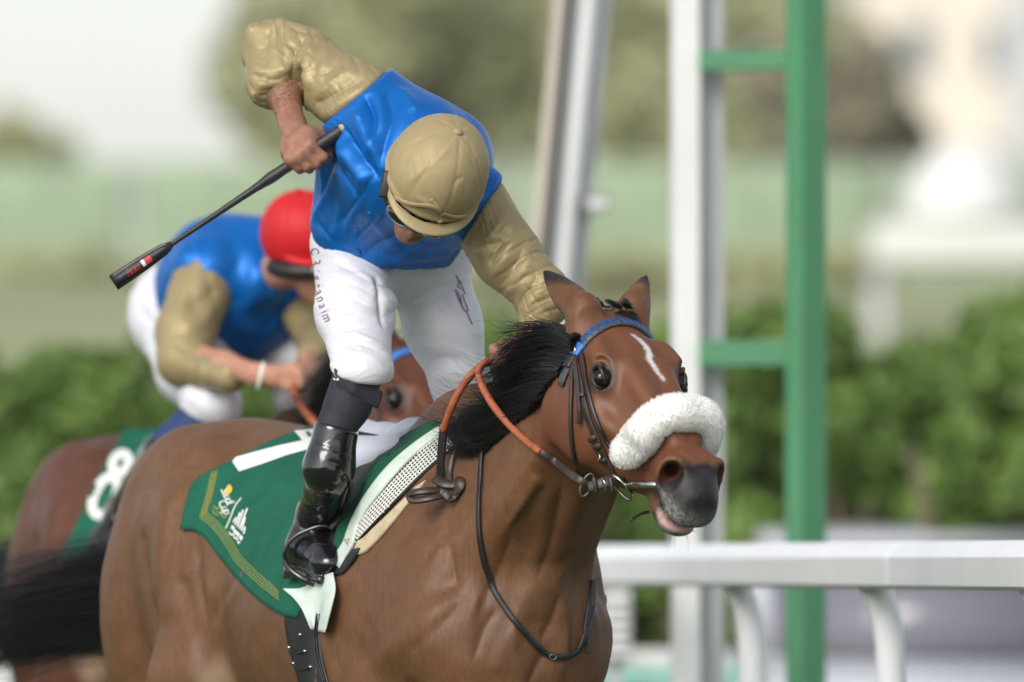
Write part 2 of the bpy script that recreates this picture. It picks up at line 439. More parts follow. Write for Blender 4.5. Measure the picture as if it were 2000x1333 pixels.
# ------------------------------------------------------------------ running rail
M_pvc = vary('white_rail_plastic', (.78, .79, .81), .36, .05, 3, .05, 40, .002)
ra, rb_ = P(1170, 1105, 31.6), P(2000, 1106, 25.0); rdir = unit(rb_ - ra); rdir = unit(np.array([rdir[0], rdir[1], 0])); rz = 1.243; rside = np.array([rdir[1], -rdir[0], 0])   # rside: away from the track
rside = rside if rside[0] > 0 else -rside
rail = thing('running_rail', 'white plastic running rail on curved posts beside the course', 'rail', (rb_[0], rb_[1], 0))
def rail_pt(s): q = ra + rdir * s; return np.array([q[0], q[1], rz])
prof = [(-.030, -.055), (.030, -.055), (.044, -.045), (.046, .020), (.030, .045), (.006, .057), (-.006, .057), (-.030, .045), (-.046, .020), (-.044, -.045)]
def rail_section(s0, s1):
    V = []; F = []; m = len(prof)
    for s in (s0, s0 + .012, s1 - .012, s1):
        k = .94 if s in (s0, s1) else 1.0
        for a, b in prof: V.append(rail_pt(s) + rside * a * k + np.array([0, 0, b * k]))
    for i in range(3):
        for j in range(m): F.append((i * m + j, i * m + (j + 1) % m, (i + 1) * m + (j + 1) % m, (i + 1) * m + j))
    F.append(tuple(range(m))[::-1]); F.append(tuple(3 * m + j for j in range(m))); return mesh_py('rail_section', V, F)
sj = float((P(1800, 1106, 26.55) - ra) @ rdir)
for k in range(-9, 4): link('rail_section', rail_section(sj + 2.9 * k + .003, sj + 2.9 * (k + 1) - .003), rail, M_pvc, smooth=False)
s_post = float((P(1440, 1150, 29.2) - ra) @ rdir)
for k in [q for q in range(-10, 3) if q != -1]:
    b0 = rail_pt(s_post + 2.15 * k); pts = [b0 + np.array([0, 0, -.03]), b0 + rside * .02 + np.array([0, 0, -.06]), b0 + rside * .045 + np.array([0, 0, -.14]), b0 + rside * .055 + np.array([0, 0, -.30]), b0 + rside * .055 + np.array([0, 0, -rz * .6]), np.array([*(b0 + rside * .055)[:2], -.02])]
    link('post', tube(catmull(pts, 6), .036, 14, 'post'), rail, M_pvc)
# ------------------------------------------------------------------ winning-post frame, white post, leaning pole
M_gpaint = vary('green_paint', (.068, .225, .112), .5, .08, 2); M_wpaint = vary('white_paint', (.70, .70, .70), .45, .05, 2); M_gpaint_d = M_gpaint
M_grey = vary('grey_aluminium_and_shade', (.50, .505, .52), .45, .08, 3); M_beige = vary('beige_paint', (.42, .38, .32), .6, .08, 3); M_blk = vary('black_rubber', (.02, .02, .022), .6, .1, 5)
def post_mesh(cx, d, w, dep, z0, z1, yaw, bev=.006, name='post'):
    return box_mesh((-w / 2, -dep / 2, z0), (w / 2, dep / 2, z1), bev, name, Matrix.Translation((cx, d, 0)) @ Matrix.Rotation(yaw, 4, 'Z'))
DF = 31.6
fx = P(1574, 0, DF)[0]
frame_ = thing('green_post', 'tall green painted steel post with two crossbars', 'post', (fx, DF, 0))
link('upright', post_mesh(fx, DF, .083, .083, 0, 7.5, R(33), .004, 'upright'), frame_, M_gpaint, smooth=False)
for y0, y1 in ((97, 140), (664, 716)):
    a, b = P(1364, y1, DF + .10), P(1545, y0, DF); link('crossbar', box_mesh((a[0], DF - .03 + .05, a[2]), (b[0], DF + .03 + .05, b[2]), .004, 'crossbar'), frame_, M_gpaint, smooth=False)
wx = P(1363, 0, DF + .1)[0]
wpost = thing('white_post', 'tall white square post with a grey strip for its shaded side beside the green post', 'post', (wx, DF + .1, 0))
link('upright', post_mesh(P(1338, 0, DF + .1)[0], DF + .10, .068, .10, 0, 7.5, R(8), .004, 'upright'), wpost, M_wpaint, smooth=False)
link('shade_strip', post_mesh(P(1391, 0, DF + .16)[0], DF + .19, .058, .08, 0, 7.5, R(4), .003, 'shade_strip'), wpost, M_grey, smooth=False)  # grey paints the shade on the white post's right side
lean = thing('leaning_pole', 'white tubular pole leaning to one side with black and beige strips', 'pole', tuple(P(985, 1990, 33.6)))
def leaner(name, x0, x1, rad, mat, d, sides=14):
    a, b = P(x0, -700, d), P(x1, 1990, d); return link(name, tube([a, a * .5 + b * .5, b], rad, sides, name), lean, mat)
sl = (1142 - 1090) / 560.0
for nm, xt, rad, mat, dd_ in (('pole', 1146, .032, M_wpaint, 33.6), ('back_tube', 1176, .026, M_grey, 33.68), ('black_strip', 1115, .014, M_blk, 33.54), ('side_strip', 1094, .020, M_beige, 33.66)):
    leaner(nm, xt + sl * 700, xt - sl * 1990, rad, mat, dd_)
link('bracket', box_mesh(tuple(P(1140, 412, 33.65)), tuple(P(1188, 380, 33.55)), .006, 'bracket'), lean, M_grey)
# ------------------------------------------------------------------ foliage
def leaf_mat(name, a, b):
    M = Mat(name, a, .55, Transmission_Weight=0.0); M.color(M.ramp(M.attr('tone'), [(0, a), (1, b)])); M.b.inputs['Subsurface Weight'].default_value = 0.0; return M.m
M_leaf = leaf_mat('hedge_leaf', (.072, .14, .020), (.16, .25, .045)); M_leaf_far = leaf_mat('hazed_tree_leaf', (.34, .355, .185), (.46, .465, .27)); M_leaf_grey = leaf_mat('dry_tree_leaf', (.22, .20, .135), (.33, .30, .21))  # far leaf colours lightened to carry the distance haze
M_bark = vary('bark', (.12, .09, .065), .9, .3, 12, .6, 30, .02)
def leaves(name, clumps, n, size, seed, mat, parent):
    rg = np.random.default_rng(seed); C = np.array([c[:3] for c in clumps]); RR = np.array([c[3] for c in clumps]); w = RR ** 2; w /= w.sum()
    k = rg.choice(len(C), n, p=w); d = rg.normal(0, 1, (n, 3)); d /= np.linalg.norm(d, axis=1)[:, None]; c = C[k] + d * (RR[k] * rg.uniform(.55, 1.05, n) ** .6)[:, None]
    t = rg.normal(0, 1, (n, 3)); t /= np.linalg.norm(t, axis=1)[:, None]; b = np.cross(t, d + rg.normal(0, .4, (n, 3))); b /= np.linalg.norm(b, axis=1)[:, None] + 1e-9
    s = (size * rg.uniform(.6, 1.4, n))[:, None]; V = np.stack([c - t * s, c + b * s * .5, c + t * s, c - b * s * .5], 1).reshape(-1, 3); Q = np.arange(n * 4).reshape(-1, 4)
    me = mesh_np(name, V, Q); tone = np.clip(rg.normal(.5, .2, n) + .25 * rg.normal(0, 1, len(C))[k], 0, 1); attr(me, 'tone', np.repeat(tone, 4)); return link(name, me, parent, mat, smooth=False)
def bush(label, x, d, w, h, seed, mat, n=5000, size=.05, z0=0.0, name='hedge_shrub', group=None, dep=None, cat='shrub'):
    rg = np.random.default_rng(seed); o = thing(name, label, cat, (x, d, z0), group); dep = dep or w * .6; cl = []
    for q in range(64):
        u, v = rg.uniform(-1, 1), rg.uniform(0.02, 1) if q > 22 else rg.uniform(.75, 1); r = rg.uniform(.13, .21) * min(w, h) * 1.2
        cl.append((x + u * w / 2 * (1 - .25 * v ** 3), d + rg.uniform(-.5, .5) * dep, z0 + v * (h - r * .8), r))
    leaves('foliage', cl, n, size, seed, mat, o)
    for q in range(3): link('stem', tube([(x + .15 * (q - 1), d, z0 - .05), (x + .3 * (q - 1), d, z0 + h * .4), (x + .5 * (q - 1), d, z0 + h * .75)], [.05, .04, .015], 7, 'stem'), o, M_bark)
    return o
def tree(label, x, d, w, h, trunk_h, seed, mat, z0, n=7000, size=.16, name='tree', group=None):
    rg = np.random.default_rng(seed); o = thing(name, label, 'tree', (x, d, z0), group); cl = []; top = z0 + h
    limbs = []
    for i in range(9):
        g = rg.uniform(0, 6.28); el = rg.uniform(.3, 1.2); e = np.array([x + math.cos(g) * w * .38 * math.cos(el * .5), d + math.sin(g) * w * .38, z0 + trunk_h + (h - trunk_h) * rg.uniform(.25, .85)]); limbs.append(e)
        for _ in range(6): cl.append((*(e + rg.normal(0, w * .11, 3)), rg.uniform(.10, .17) * w))
    leaves('crown', cl, n, size, seed, mat, o)
    tk = link('trunk', tube([(x, d, z0 - .2), (x + .05, d, z0 + trunk_h * .5), (x - .03, d, z0 + trunk_h), (x, d, z0 + h * .7)], [w * .045, w * .036, w * .030, .04], 10, 'trunk'), o, M_bark)
    for e in limbs[:6]: link('limb', tube([(x, d, z0 + trunk_h * .9), (np.array([x, d, z0 + trunk_h]) + e) / 2 + np.array([0, 0, .15]), e], [w * .022, w * .016, .02], 7, 'limb'), tk, M_bark)
    return o
SH = 'clipped shrubs behind the rail'
def px_x(px, d): return (px - 1000) * d / FPX
def px_z(py, d): return CAMZ - (py - HORIZON) * d / FPX
# clipped hedge on the left, looser shrubs on the right; distance judged from their blur (about 45 m)
for i, (pxc, pyt, wpx, d, lab) in enumerate(((-230, 670, 330, 45, 'green hedge shrub one beyond the far end shrub'), (-500, 660, 330, 46, 'green hedge shrub two beyond the far end shrub'), (2290, 600, 320, 45, 'green hedge shrub next past the tallest one'), (2550, 640, 320, 46, 'green hedge shrub last past the tallest one'), (40, 690, 330, 44, 'dense green shrub at the far end of the hedge behind the horses'), (260, 655, 300, 45, 'green hedge shrub behind the crouching rider'), (520, 680, 330, 46, 'green hedge shrub hidden behind the two riders'), (800, 660, 330, 45, 'green hedge shrub behind the leading jockey\'s legs'), (1060, 625, 330, 46, 'green hedge shrub behind the mane of the bay horse'),
                                             (1300, 640, 300, 46, 'green shrub behind the white post'), (1480, 590, 280, 45, 'dark green shrub between the white and green posts'), (1690, 690, 260, 47, 'low green shrub right of the green post'), (1860, 655, 270, 45, 'bright green shrub beside the tall one at the hedge end'), (2030, 585, 300, 44, 'tallest bright green shrub of the hedge'))):
    bush(lab, px_x(pxc, d), d, wpx * d / FPX * 1.3, px_z(pyt, d), 100 + i, M_leaf, 15000, .042, group=SH)
TR = 'trees on the bank'
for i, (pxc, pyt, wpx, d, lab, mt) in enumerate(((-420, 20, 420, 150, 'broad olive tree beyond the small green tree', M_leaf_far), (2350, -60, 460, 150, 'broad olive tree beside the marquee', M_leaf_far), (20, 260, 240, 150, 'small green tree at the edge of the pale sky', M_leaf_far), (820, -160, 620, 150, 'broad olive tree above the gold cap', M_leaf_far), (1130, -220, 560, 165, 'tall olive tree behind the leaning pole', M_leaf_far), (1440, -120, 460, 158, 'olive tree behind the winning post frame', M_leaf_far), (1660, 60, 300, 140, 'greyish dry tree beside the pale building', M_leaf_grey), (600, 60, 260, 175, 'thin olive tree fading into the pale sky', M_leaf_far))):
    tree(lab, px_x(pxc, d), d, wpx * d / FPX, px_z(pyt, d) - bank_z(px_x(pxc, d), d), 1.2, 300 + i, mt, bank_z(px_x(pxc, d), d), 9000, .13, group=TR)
# low pale shrubs along the bank
for i, (pxc, pyt, wpx, d, wh_) in enumerate(((150, 480, 420, 118, 'below the small green tree'), (560, 470, 420, 124, 'behind the crouching rider'), (960, 470, 420, 120, 'behind the leading jockey'), (1300, 480, 380, 122, 'behind the white post'), (1600, 520, 300, 116, 'behind the green post'))):
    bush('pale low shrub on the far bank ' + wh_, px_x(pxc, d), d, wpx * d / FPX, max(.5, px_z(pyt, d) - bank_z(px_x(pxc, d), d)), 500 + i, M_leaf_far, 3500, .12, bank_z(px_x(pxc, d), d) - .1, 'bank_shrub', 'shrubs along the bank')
# ------------------------------------------------------------------ netting fence, marquee, building
M_netting = vary('green_netting', (.26, .33, .22), .8, .15, 2)
fence = thing('netting_fence', 'pale green netting fence along the top of the bank', 'fence', (0, 132, bank_z(0, 132)))
for k in range(-7, 8):
    x0, x1 = k * 2.2, (k + 1) * 2.2; zb = 3.9
    V = []; F = []
    for i in range(9):
        for j in range(6): V.append((x0 + .04 + (x1 - x0 - .08) * i / 8, 132 + .06 * math.sin(i * 1.3 + k + j * .8), zb + 2.0 * j / 5))
    for i in range(8):
        for j in range(5): F.append((i * 6 + j, (i + 1) * 6 + j, (i + 1) * 6 + j + 1, i * 6 + j + 1))
    me = mesh_py('netting_panel', V, F); o = link('netting_panel', me, fence, M_netting); sm = o.modifiers.new('s', 'SOLIDIFY'); sm.thickness = .01
    link('fence_post', tube([(x0, 132, zb - .3), (x0, 132, zb + 2.1)], .03, 8, 'fence_post'), fence, M_grey)
M_canvas = vary('white_canvas', (.64, .635, .62), .6, .04, 2)
dm = 100.0; mz = bank_z(px_x(1880, dm), dm)
marq = thing('marquee', 'white domed marquee with pale valance standing on the bank', 'tent', (px_x(1880, dm), dm, mz))
cx_, zt, zb_ = px_x(1890, dm), px_z(282, dm), px_z(425, dm); V = []; F = []
for j in range(9):
    t = j / 8 * math.pi / 2
    for i in range(32): V.append((cx_ + 0.55 * math.cos(t) ** .8 * math.cos(i * math.tau / 32), dm + 0.55 * math.cos(t) ** .8 * math.sin(i * math.tau / 32), zb_ + (zt - zb_) * math.sin(t)))
for j in range(8):
    for i in range(32): F.append((j * 32 + i, j * 32 + (i + 1) % 32, (j + 1) * 32 + (i + 1) % 32, (j + 1) * 32 + i))
link('roof', mesh_py('roof', V, F), marq, M_canvas)
link('valance', box_mesh((px_x(1700, dm), dm - .9, px_z(520, dm)), (px_x(2140, dm), dm + .9, px_z(445, dm)), .03, 'valance'), marq, M_canvas)
for px_ in (1715, 2120):
    for dy_ in (-.8, .8): link('leg', tube([(px_x(px_, dm), dm + dy_, mz - 1.2), (px_x(px_, dm), dm + dy_, px_z(500, dm))], .04, 8, 'leg'), marq, M_grey)
M_stone = vary('pale_render', (.70, .63, .54), .85, .08, .5); M_win = vary('window_glass', (.16, .18, .20), .2, .1, 1)
db = 300.0; bx0, bx1 = px_x(1690, db), px_x(1690, db) + 26
bld = thing('building', 'pale beige multi-storey building beyond the trees', 'building', (bx0 + 13, db, 0))
wl = link('wall', box_mesh((bx0, db, 0), (bx1, db + 14, 24), .05, 'wall'), bld, M_stone, smooth=False)
link('parapet', box_mesh((bx0 - .25, db - .25, 24), (bx1 + .25, db + 14.2, 24.9), .03, 'parapet'), bld, M_stone, smooth=False)
link('stair_tower', box_mesh((px_x(1955, db), db - 1.4, 0), (px_x(1955, db) + 3.2, db - .003, 22), .05, 'stair_tower'), bld, M_grey, smooth=False)
wm = box_mesh((-.55, -.10, -.8), (.55, .05, .8), .02, 'window'); pm = box_mesh((-.45, -.13, -.7), (.45, -.10, .7), .0, 'pane'); wm.materials.append(M_stone); pm.materials.append(M_win)
for r_ in range(7):
    for c_ in range(11):
        wx_ = bx0 + 1.3 + 2.2 * c_; wz_ = 2.0 + 3.2 * r_
        w_ = bpy.data.objects.new('window', wm); COL.objects.link(w_); w_.parent = bld; w_.location = (wx_ - bld.location.x, 0, wz_)
        p_ = bpy.data.objects.new('pane', pm); COL.objects.link(p_); p_.parent = w_
# ------------------------------------------------------------------ parked car beyond the rail and low white boards
M_car = Mat('silver_car_paint', (.58, .59, .65), .35, Metallic=.15, Coat_Weight=.4).m; M_tyre = vary('tyre', (.02, .02, .02), .8)
dc = 47.5; cxm = px_x(1745, dc); czr = px_z(1185, dc)
M_glass = Mat('car_glass', (.16, .16, .19), .15).m
car = thing('parked_car', 'silver car parked by the hedge beyond the rail', 'car', (cxm, dc - 3.2, 0))
def car_part(name, outline, w, mat, parent, bev=.05, yoff=0.0):
    """side outline (along, height) swept across the width; the car stands end-on to the camera"""
    bm = bmesh.new(); n = len(outline)
    a = [bm.verts.new((cxm - w / 2, dc - 5.4 + q[0] + yoff, q[1])) for q in outline]; b = [bm.verts.new((cxm + w / 2, dc - 5.4 + q[0] + yoff, q[1])) for q in outline]
    bm.faces.new(a); bm.faces.new(b[::-1])
    for i in range(n): bm.faces.new((a[i], b[i], b[(i + 1) % n], a[(i + 1) % n]))
    bmesh.ops.recalc_face_normals(bm, faces=bm.faces[:]); bmesh.ops.bevel(bm, geom=bm.edges[:], offset=bev, segments=3, affect='EDGES')
    me = bpy.data.meshes.new(name); bm.to_mesh(me); bm.free(); return link(name, me, parent, mat)
cb = car_part('body', [(0, .35), (0, .75), (.25, .84), (1.2, .90), (3.9, .92), (4.35, .85), (4.4, .40), (3.9, .28), (.3, .28)], 1.75, M_car, car, .09)
cr_ = car_part('cabin', [(1.05, .88), (1.75, 1.36), (3.0, 1.40), (3.85, .90)], 1.42, M_car, car, .08)
car_part('windscreen', [(1.12, .90), (1.70, 1.30), (1.66, 1.32), (1.05, .91)], 1.22, M_glass, cr_, .008, -.03)
for sx in (-1, 1):
    for wy in (.85, 3.55):
        wh = link('wheel', tube([(cxm + sx * .80 - .10, dc - 5.4 + wy, .31), (cxm + sx * .80 + .10, dc - 5.4 + wy, .31)], .31, 24, 'wheel'), car, M_tyre)
        link('rim', tube([(cxm + sx * .80 - .11, dc - 5.4 + wy, .31), (cxm + sx * .80 + .11, dc - 5.4 + wy, .31)], .19, 18, 'rim'), wh, M_grey)
    link('headlight', uv_sphere((cxm + sx * .62, dc - 5.36, .68), (.16, .06, .09), None, 'headlight', 14), cb, M_grey)
link('number_plate', box_mesh((cxm - .26, dc - 5.43, .46), (cxm + .26, dc - 5.39, .57), .005, 'number_plate'), cb, M_wpaint)
M_teal = vary('teal_board', (.22, .46, .38), .6, .06, 2)
dbd = 40.0
for i, (x0, x1, y0, y1, mt, lab) in enumerate(((1165, 1420, 1270, 1300, M_canvas, 'low white barrier board beyond the rail'), (1165, 1500, 1302, 1345, M_teal, 'pale teal barrier board beneath the white one'))):
    o = thing('barrier_board', lab, 'barrier', (px_x((x0 + x1) / 2, dbd + i * .2), dbd + i * .2, 0)); d_ = dbd - i * .4
    link('panel', box_mesh((px_x(x0 - 300, d_), d_ - .03, px_z(y1, d_)), (px_x(x1, d_), d_ + .03, px_z(y0, d_)), .01, 'panel'), o, mt)
    for q in (x0 - 200, (x0 + x1) / 2, x1 - 10): link('foot', box_mesh((px_x(q, d_) - .03, d_ - .05, -.02), (px_x(q, d_) + .03, d_ + .05, px_z(y1, d_) + .02), .005, 'foot'), o, M_grey)
gx = P(1240, 0, 36)[0]
gate_ = thing('equipment_cabinet', 'grey striped cabinet standing beyond the rail', 'cabinet', (gx, 36, 0))
link('cabinet', box_mesh((px_x(1172, 36), 35.85, px_z(1290, 36)), (px_x(1232, 36), 36.15, px_z(1150, 36)), .01, 'cabinet'), gate_, M_grey, smooth=False)
for q in range(6): link('slat', box_mesh((px_x(1176, 36), 35.82, px_z(1282 - 22 * q, 36)), (px_x(1228, 36), 35.848, px_z(1270 - 22 * q, 36)), .002, 'slat'), gate_, M_wpaint, smooth=False)
link('leg', box_mesh((px_x(1190, 36), 35.9, -.02), (px_x(1214, 36), 36.1, px_z(1288, 36)), .005, 'leg'), gate_, M_grey, smooth=False)
wb_x = P(15, 0, 33)[0]
wbx = thing('marker_board', 'white marker board by the rail behind the dark horse', 'board', (wb_x, 33, 0))
link('panel', box_mesh((px_x(-40, 33), 32.97, 0.0), (px_x(26, 33), 33.03, px_z(1258, 33)), .01, 'panel'), wbx, M_wpaint)

# ------------------------------------------------------------------ warm dusty air
M_hz = bpy.data.materials.new('dusty_air'); M_hz.use_nodes = True; M_hz.node_tree.nodes.clear()
_o = M_hz.node_tree.nodes.new('ShaderNodeOutputMaterial'); _v = M_hz.node_tree.nodes.new('ShaderNodeVolumePrincipled')
_v.inputs['Color'].default_value = (.93, .93, .91, 1); _v.inputs['Density'].default_value = .00025; _v.inputs['Anisotropy'].default_value = .2
M_hz.node_tree.links.new(_v.outputs[0], _o.inputs['Volume'])
hz_ = link('haze', box_mesh((-405, -65, -1.0), (405, 705, 28), 0, 'haze'), None, M_hz, smooth=False); tag(hz_, kind='stuff')
# ------------------------------------------------------------------ the bay racehorse
# horse frame: f forwards, r to the horse's right (towards the camera's left), z up; origin under the withers
TH = R(24.0)
HO = np.array([P(880, 840, 24.6)[0], 24.6, 0.0])
HF = np.array([math.sin(TH), -math.cos(TH), 0.0]); HR = np.array([-math.cos(TH), -math.sin(TH), 0.0]); HZ = np.array([0, 0, 1.0])
def H(f, r, z): return HO + HF * f + HR * r + HZ * z           # horse frame -> world
def toH(p): q = np.asarray(p) - HO; return np.array([q @ HF, q @ HR, q[2]])
def vH(v): v = np.asarray(v); return np.array([v @ HF, v @ HR, v @ HZ])
# head frame (world vectors): A down the face, L to the horse's left, N out of the forehead
POLL = P(1187, 612, 23.92)
HA = unit((0.372, -0.717, -0.588)); HL = unit((0.806, 0.592, 0.035)); HL = unit(HL - HA * (HL @ HA)); HN = np.cross(HA, HL)
SA = .93                                                       # this head is a little short
def HD(a, l, n): return POLL + HA * (a * SA) + HL * l + HN * n        # head frame -> world
hA, hL, hN = vH(HA), vH(HL), vH(HN); hAX = np.stack([hA, hL, hN])
hPOLL = toH(POLL)
def hd(a, l, n): return hPOLL + hA * (a * SA) + hL * l + hN * n       # head frame -> horse frame
def toHD(W): q = np.asarray(W) - POLL; return np.stack([q @ HA / SA, q @ HL, q @ HN], -1)

def EYEC(s): return hd(.217, .0825 * s, -.035)
def EYEF(s):
    e = unit(hL * s * .84 + hA * .27 + hN * .42); eu = unit(hA - e * (hA @ e)); ev = np.cross(e, eu)
    rot = unit(eu * .94 + ev * (.28 if (ev @ hN) < 0 else -.28)); return e, rot, np.cross(e, rot), unit(hN - e * (hN @ e))
def normals_(V, Q):
    N = np.zeros_like(V); a, b, c, d = [V[Q[:, i]] for i in range(4)]; fn = np.cross(c - a, d - b)
    for i in range(4):
        for k in range(3): N[:, k] += np.bincount(Q[:, i], fn[:, k], len(V))
    return N / (np.linalg.norm(N, axis=1)[:, None] + 1e-12)
def horse_body():
    F = Field(axis_pts((-1.62, .30, .0115), (.30, .62, .008), (.62, 1.32, .0046)), axis_pts((-.36, -.25, .009), (-.25, .19, .005), (.19, .40, .008)),
              axis_pts((-0.03, .95, .0135), (.95, 1.28, .008), (1.28, 1.95, .0052)))
    X, Y, Z = np.array([1., 0, 0]), np.array([0, 1., 0]), np.array([0, 0, 1.])
    # trunk: t, cu, cv, hu, hv (+ tapers)
    tr = []
    for f, top, bot, hw, tb, tt in [(-1.47, 1.36, 1.08, .06, 0, 0), (-1.42, 1.43, 1.0, .16, .1, .2), (-1.3, 1.525, .95, .225, .1, .3), (-1.12, 1.575, .93, .25, .1, .38), (-.95, 1.56, .90, .255, .15, .42),
                           (-.7, 1.515, .84, .27, .2, .4), (-.45, 1.495, .77, .29, .15, .35), (-.2, 1.515, .735, .285, .15, .42), (0, 1.54, .74, .265, .15, .55),
                           (.16, 1.50, .78, .235, .1, .5), (.30, 1.40, .83, .205, .1, .3), (.42, 1.27, .90, .14, .1, .1), (.47, 1.18, .98, .06, 0, 0)]:
        tr.append((f, 0, (top + bot) / 2, hw, (top - bot) / 2, tb, tt))
    F.loft((0, 0, 0), X, Y, Z, tr, k=.05, p=2.25)
    # haunches, thighs, gaskins, hind legs
    for s, hk in ((1, 0.0), (-1, .22)):
        F.ell((-1.16, .135 * s, 1.24), (.30, .145, .31), k=.08)
        F.ell((-1.28, .17 * s, 1.08), (.15, .105, .26), k=.07)
        F.ell((-.93, .175 * s, 1.10), (.17, .095, .24), k=.06)          # quadriceps
        F.ell((-.79, .205 * s, 1.02), (.075, .07, .12), k=.05)            # stifle
        F.cone((-.90, .19 * s, .98), (-1.22 + hk, .19 * s, .66), .145, .085, k=.06)
        F.chain([(-1.22 + hk, .19 * s, .66), (-1.33 + hk, .18 * s, .53), (-1.28 + hk, .18 * s, .30), (-1.24 + hk, .18 * s, .14), (-1.15 + hk, .18 * s, .05)], [.085, .062, .042, .048, .055], k=.03)
        F.ell((-1.12 + hk, .18 * s, .03), (.07, .055, .04), k=.03)
        F.cone((-1.0, .225 * s, 1.36), (-.93, .235 * s, 1.16), .03, .02, k=.09)          # point of hip line
        F.ridge([(-1.02, .15 * s, 1.50), (-.94, .20 * s, 1.44), (-.9, .23 * s, 1.36)], .06, .010)
        # shoulder blade, triceps, point of shoulder, fore leg
        F.cone((.02, .125 * s, 1.40), (.30, (.150 if s > 0 else .125) * s, 1.10), .075, .085, k=.10)
        F.ell((.10, .185 * s, 1.03), (.17, .065, .15), k=.09)
        F.ell((.34, (.125 if s > 0 else .100) * s, 1.07), (.08, .065, .10), k=.09)
        F.ell((.32, .09 * s, .95), (.10, .07, .14), k=.08)              # breast muscle
        F.cone((.08, .155 * s, .95), (.05 + .32 * (s > 0), .16 * s, .66), .115, .072, k=.06)
        kx = .05 + .32 * (s > 0)
        F.chain([(kx, .17 * s, .66), (kx + .06, .165 * s, .46), (kx + .07, .16 * s, .24), (kx + .08, .16 * s, .13), (kx + .15, .16 * s, .05)], [.072, .055, .038, .046, .052], k=.03)
        F.ell((kx + .18, .16 * s, .03), (.07, .055, .04), k=.03)
        F.cone((-.02, .245 * s, 1.16), (-.06, .265 * s, .98), .012, .02, k=.09)
    # neck
    n0 = np.array([-.06, 0, 1.20]); n1 = np.array([hPOLL[0] - .03, hPOLL[1], 1.655]); na = unit(n1 - n0); Ln = np.linalg.norm(n1 - n0)
    nu = unit(np.cross(Z, na)); nu = nu if nu[1] > 0 else -nu; nv = np.cross(na, nu); nv = nv if nv[2] > 0 else -nv
    F.loft(n0, na, nu, nv, [(0, 0, -.02, .15, .20, .1, .5), (.13, 0, -.02, .18, .25, .1, .6), (.30, 0, -.03, .175, .265, .15, .66), (.47, 0, -.015, .145, .238, .2, .66),
                            (.64, 0, -.005, .113, .2, .2, .6), (.80, 0, .0, .098, .172, .2, .5), (Ln, 0, .0, .090, .148, .2, .45), (Ln + .05, 0, .0, .05, .09, .2, .4)], k=.09, p=2.1)
    for s in (1, -1):                                                      # jugular groove, neck and shoulder muscles
        c = hPOLL[1]
        F.cone((.50, .075 * s + c * .6, 1.40), (.26, .11 * s, 1.10), .018, .03, k=.09)
        F.cone(hd(.10, -.07 * s, -.20), (.30, .12 * s, 1.20), .020, .030, k=.08)
        F.ridge([(.62, .115 * s + c * .8, 1.50), (.46, .15 * s + c * .5, 1.34), (.33, .19 * s, 1.12), (.30, .20 * s, .98)], .030, -.012)
        F.ridge([(.55, .11 * s + c * .7, 1.60), (.36, .16 * s + c * .4, 1.44), (.16, .215 * s, 1.26)], .035, -.006)
        F.ridge([(.30, .19 * s, 1.28), (.36, .19 * s, 1.13), (.33, .19 * s, 1.02)], .040, .010)
        F.ridge([(.20, .225 * s, 1.16), (.10, .25 * s, 1.02), (-.03, .26 * s, .90)], .030, -.010)
        F.ridge([(.26, .215 * s, 1.05), (.17, .235 * s, .92), (.12, .24 * s, .84)], .022, -.009)
        F.ridge([(.36, .165 * s, 1.02), (.29, .20 * s, .88)], .022, -.009)
        F.ridge([(.41, .10 * s, 1.10), (.38, .12 * s, .88)], .025, -.010)
        F.ridge([(.44, .05 * s + c * .5, 1.30), (.42, .06 * s, 1.12), (.40, .06 * s, .95)], .03, .008)
        F.ridge([(-.06, .27 * s, 1.22), (-.11, .275 * s, 1.02), (-.10, .26 * s, .86)], .035, -.008)
    F.ridge([(.50, 0, 1.10), (.44, 0, .88)], .03, -.015)
    # flank: hollow in front of the stifle, fold, tuck
    for s in (1, -1):
        F.ell((-.655, .315 * s, 1.02), (.075, .055, .20), ax=[[.97, 0, .24], [0, 1, 0], [-.24, 0, .97]], k=.06, mode='c')
        F.ell((-.70, .33 * s, 1.27), (.12, .06, .11), k=.08, mode='c')
        F.ridge([(-1.19, .26 * s, 1.40), (-1.15, .29 * s, 1.2), (-1.10, .29 * s, .95)], .045, -.012)
        F.ridge([(-.98, .26 * s, 1.34), (-.90, .275 * s, 1.16), (-.78, .275 * s, 1.12)], .04, .008); F.ridge([(-.86, .27 * s, 1.20), (-.765, .275 * s, 1.08), (-.73, .27 * s, .98)], .022, -.012)
    # ------------------------------------------------------------ head
    hd_st = []
    for a, top, bot, hw, tb, tt in [(-.055, -.045, -.135, .05, 0, 0), (-.03, -.012, -.165, .074, .1, .2), (.03, .012, -.20, .092, .08, .25), (.09, .021, -.228, .101, .12, .22), (.15, .023, -.246, .107, .16, .18),
                                    (.21, .020, -.250, .106, .20, .17), (.27, .013, -.250, .096, .24, .2), (.33, .006, -.234, .083, .26, .24), (.39, .001, -.206, .071, .25, .26),
                                    (.45, -.004, -.182, .058, .22, .26), (.50, -.008, -.165, .051, .18, .25), (.545, -.016, -.148, .048, .1, .25), (.585, -.034, -.142, .046, .1, .2), (.612, -.064, -.130, .030, 0, 0)]:
        hd_st.append((a * SA, 0, (top + bot) / 2, hw, (top - bot) / 2, tb, tt))
    F.loft(hPOLL, hA, hL, hN, hd_st, k=.035, p=2.5)
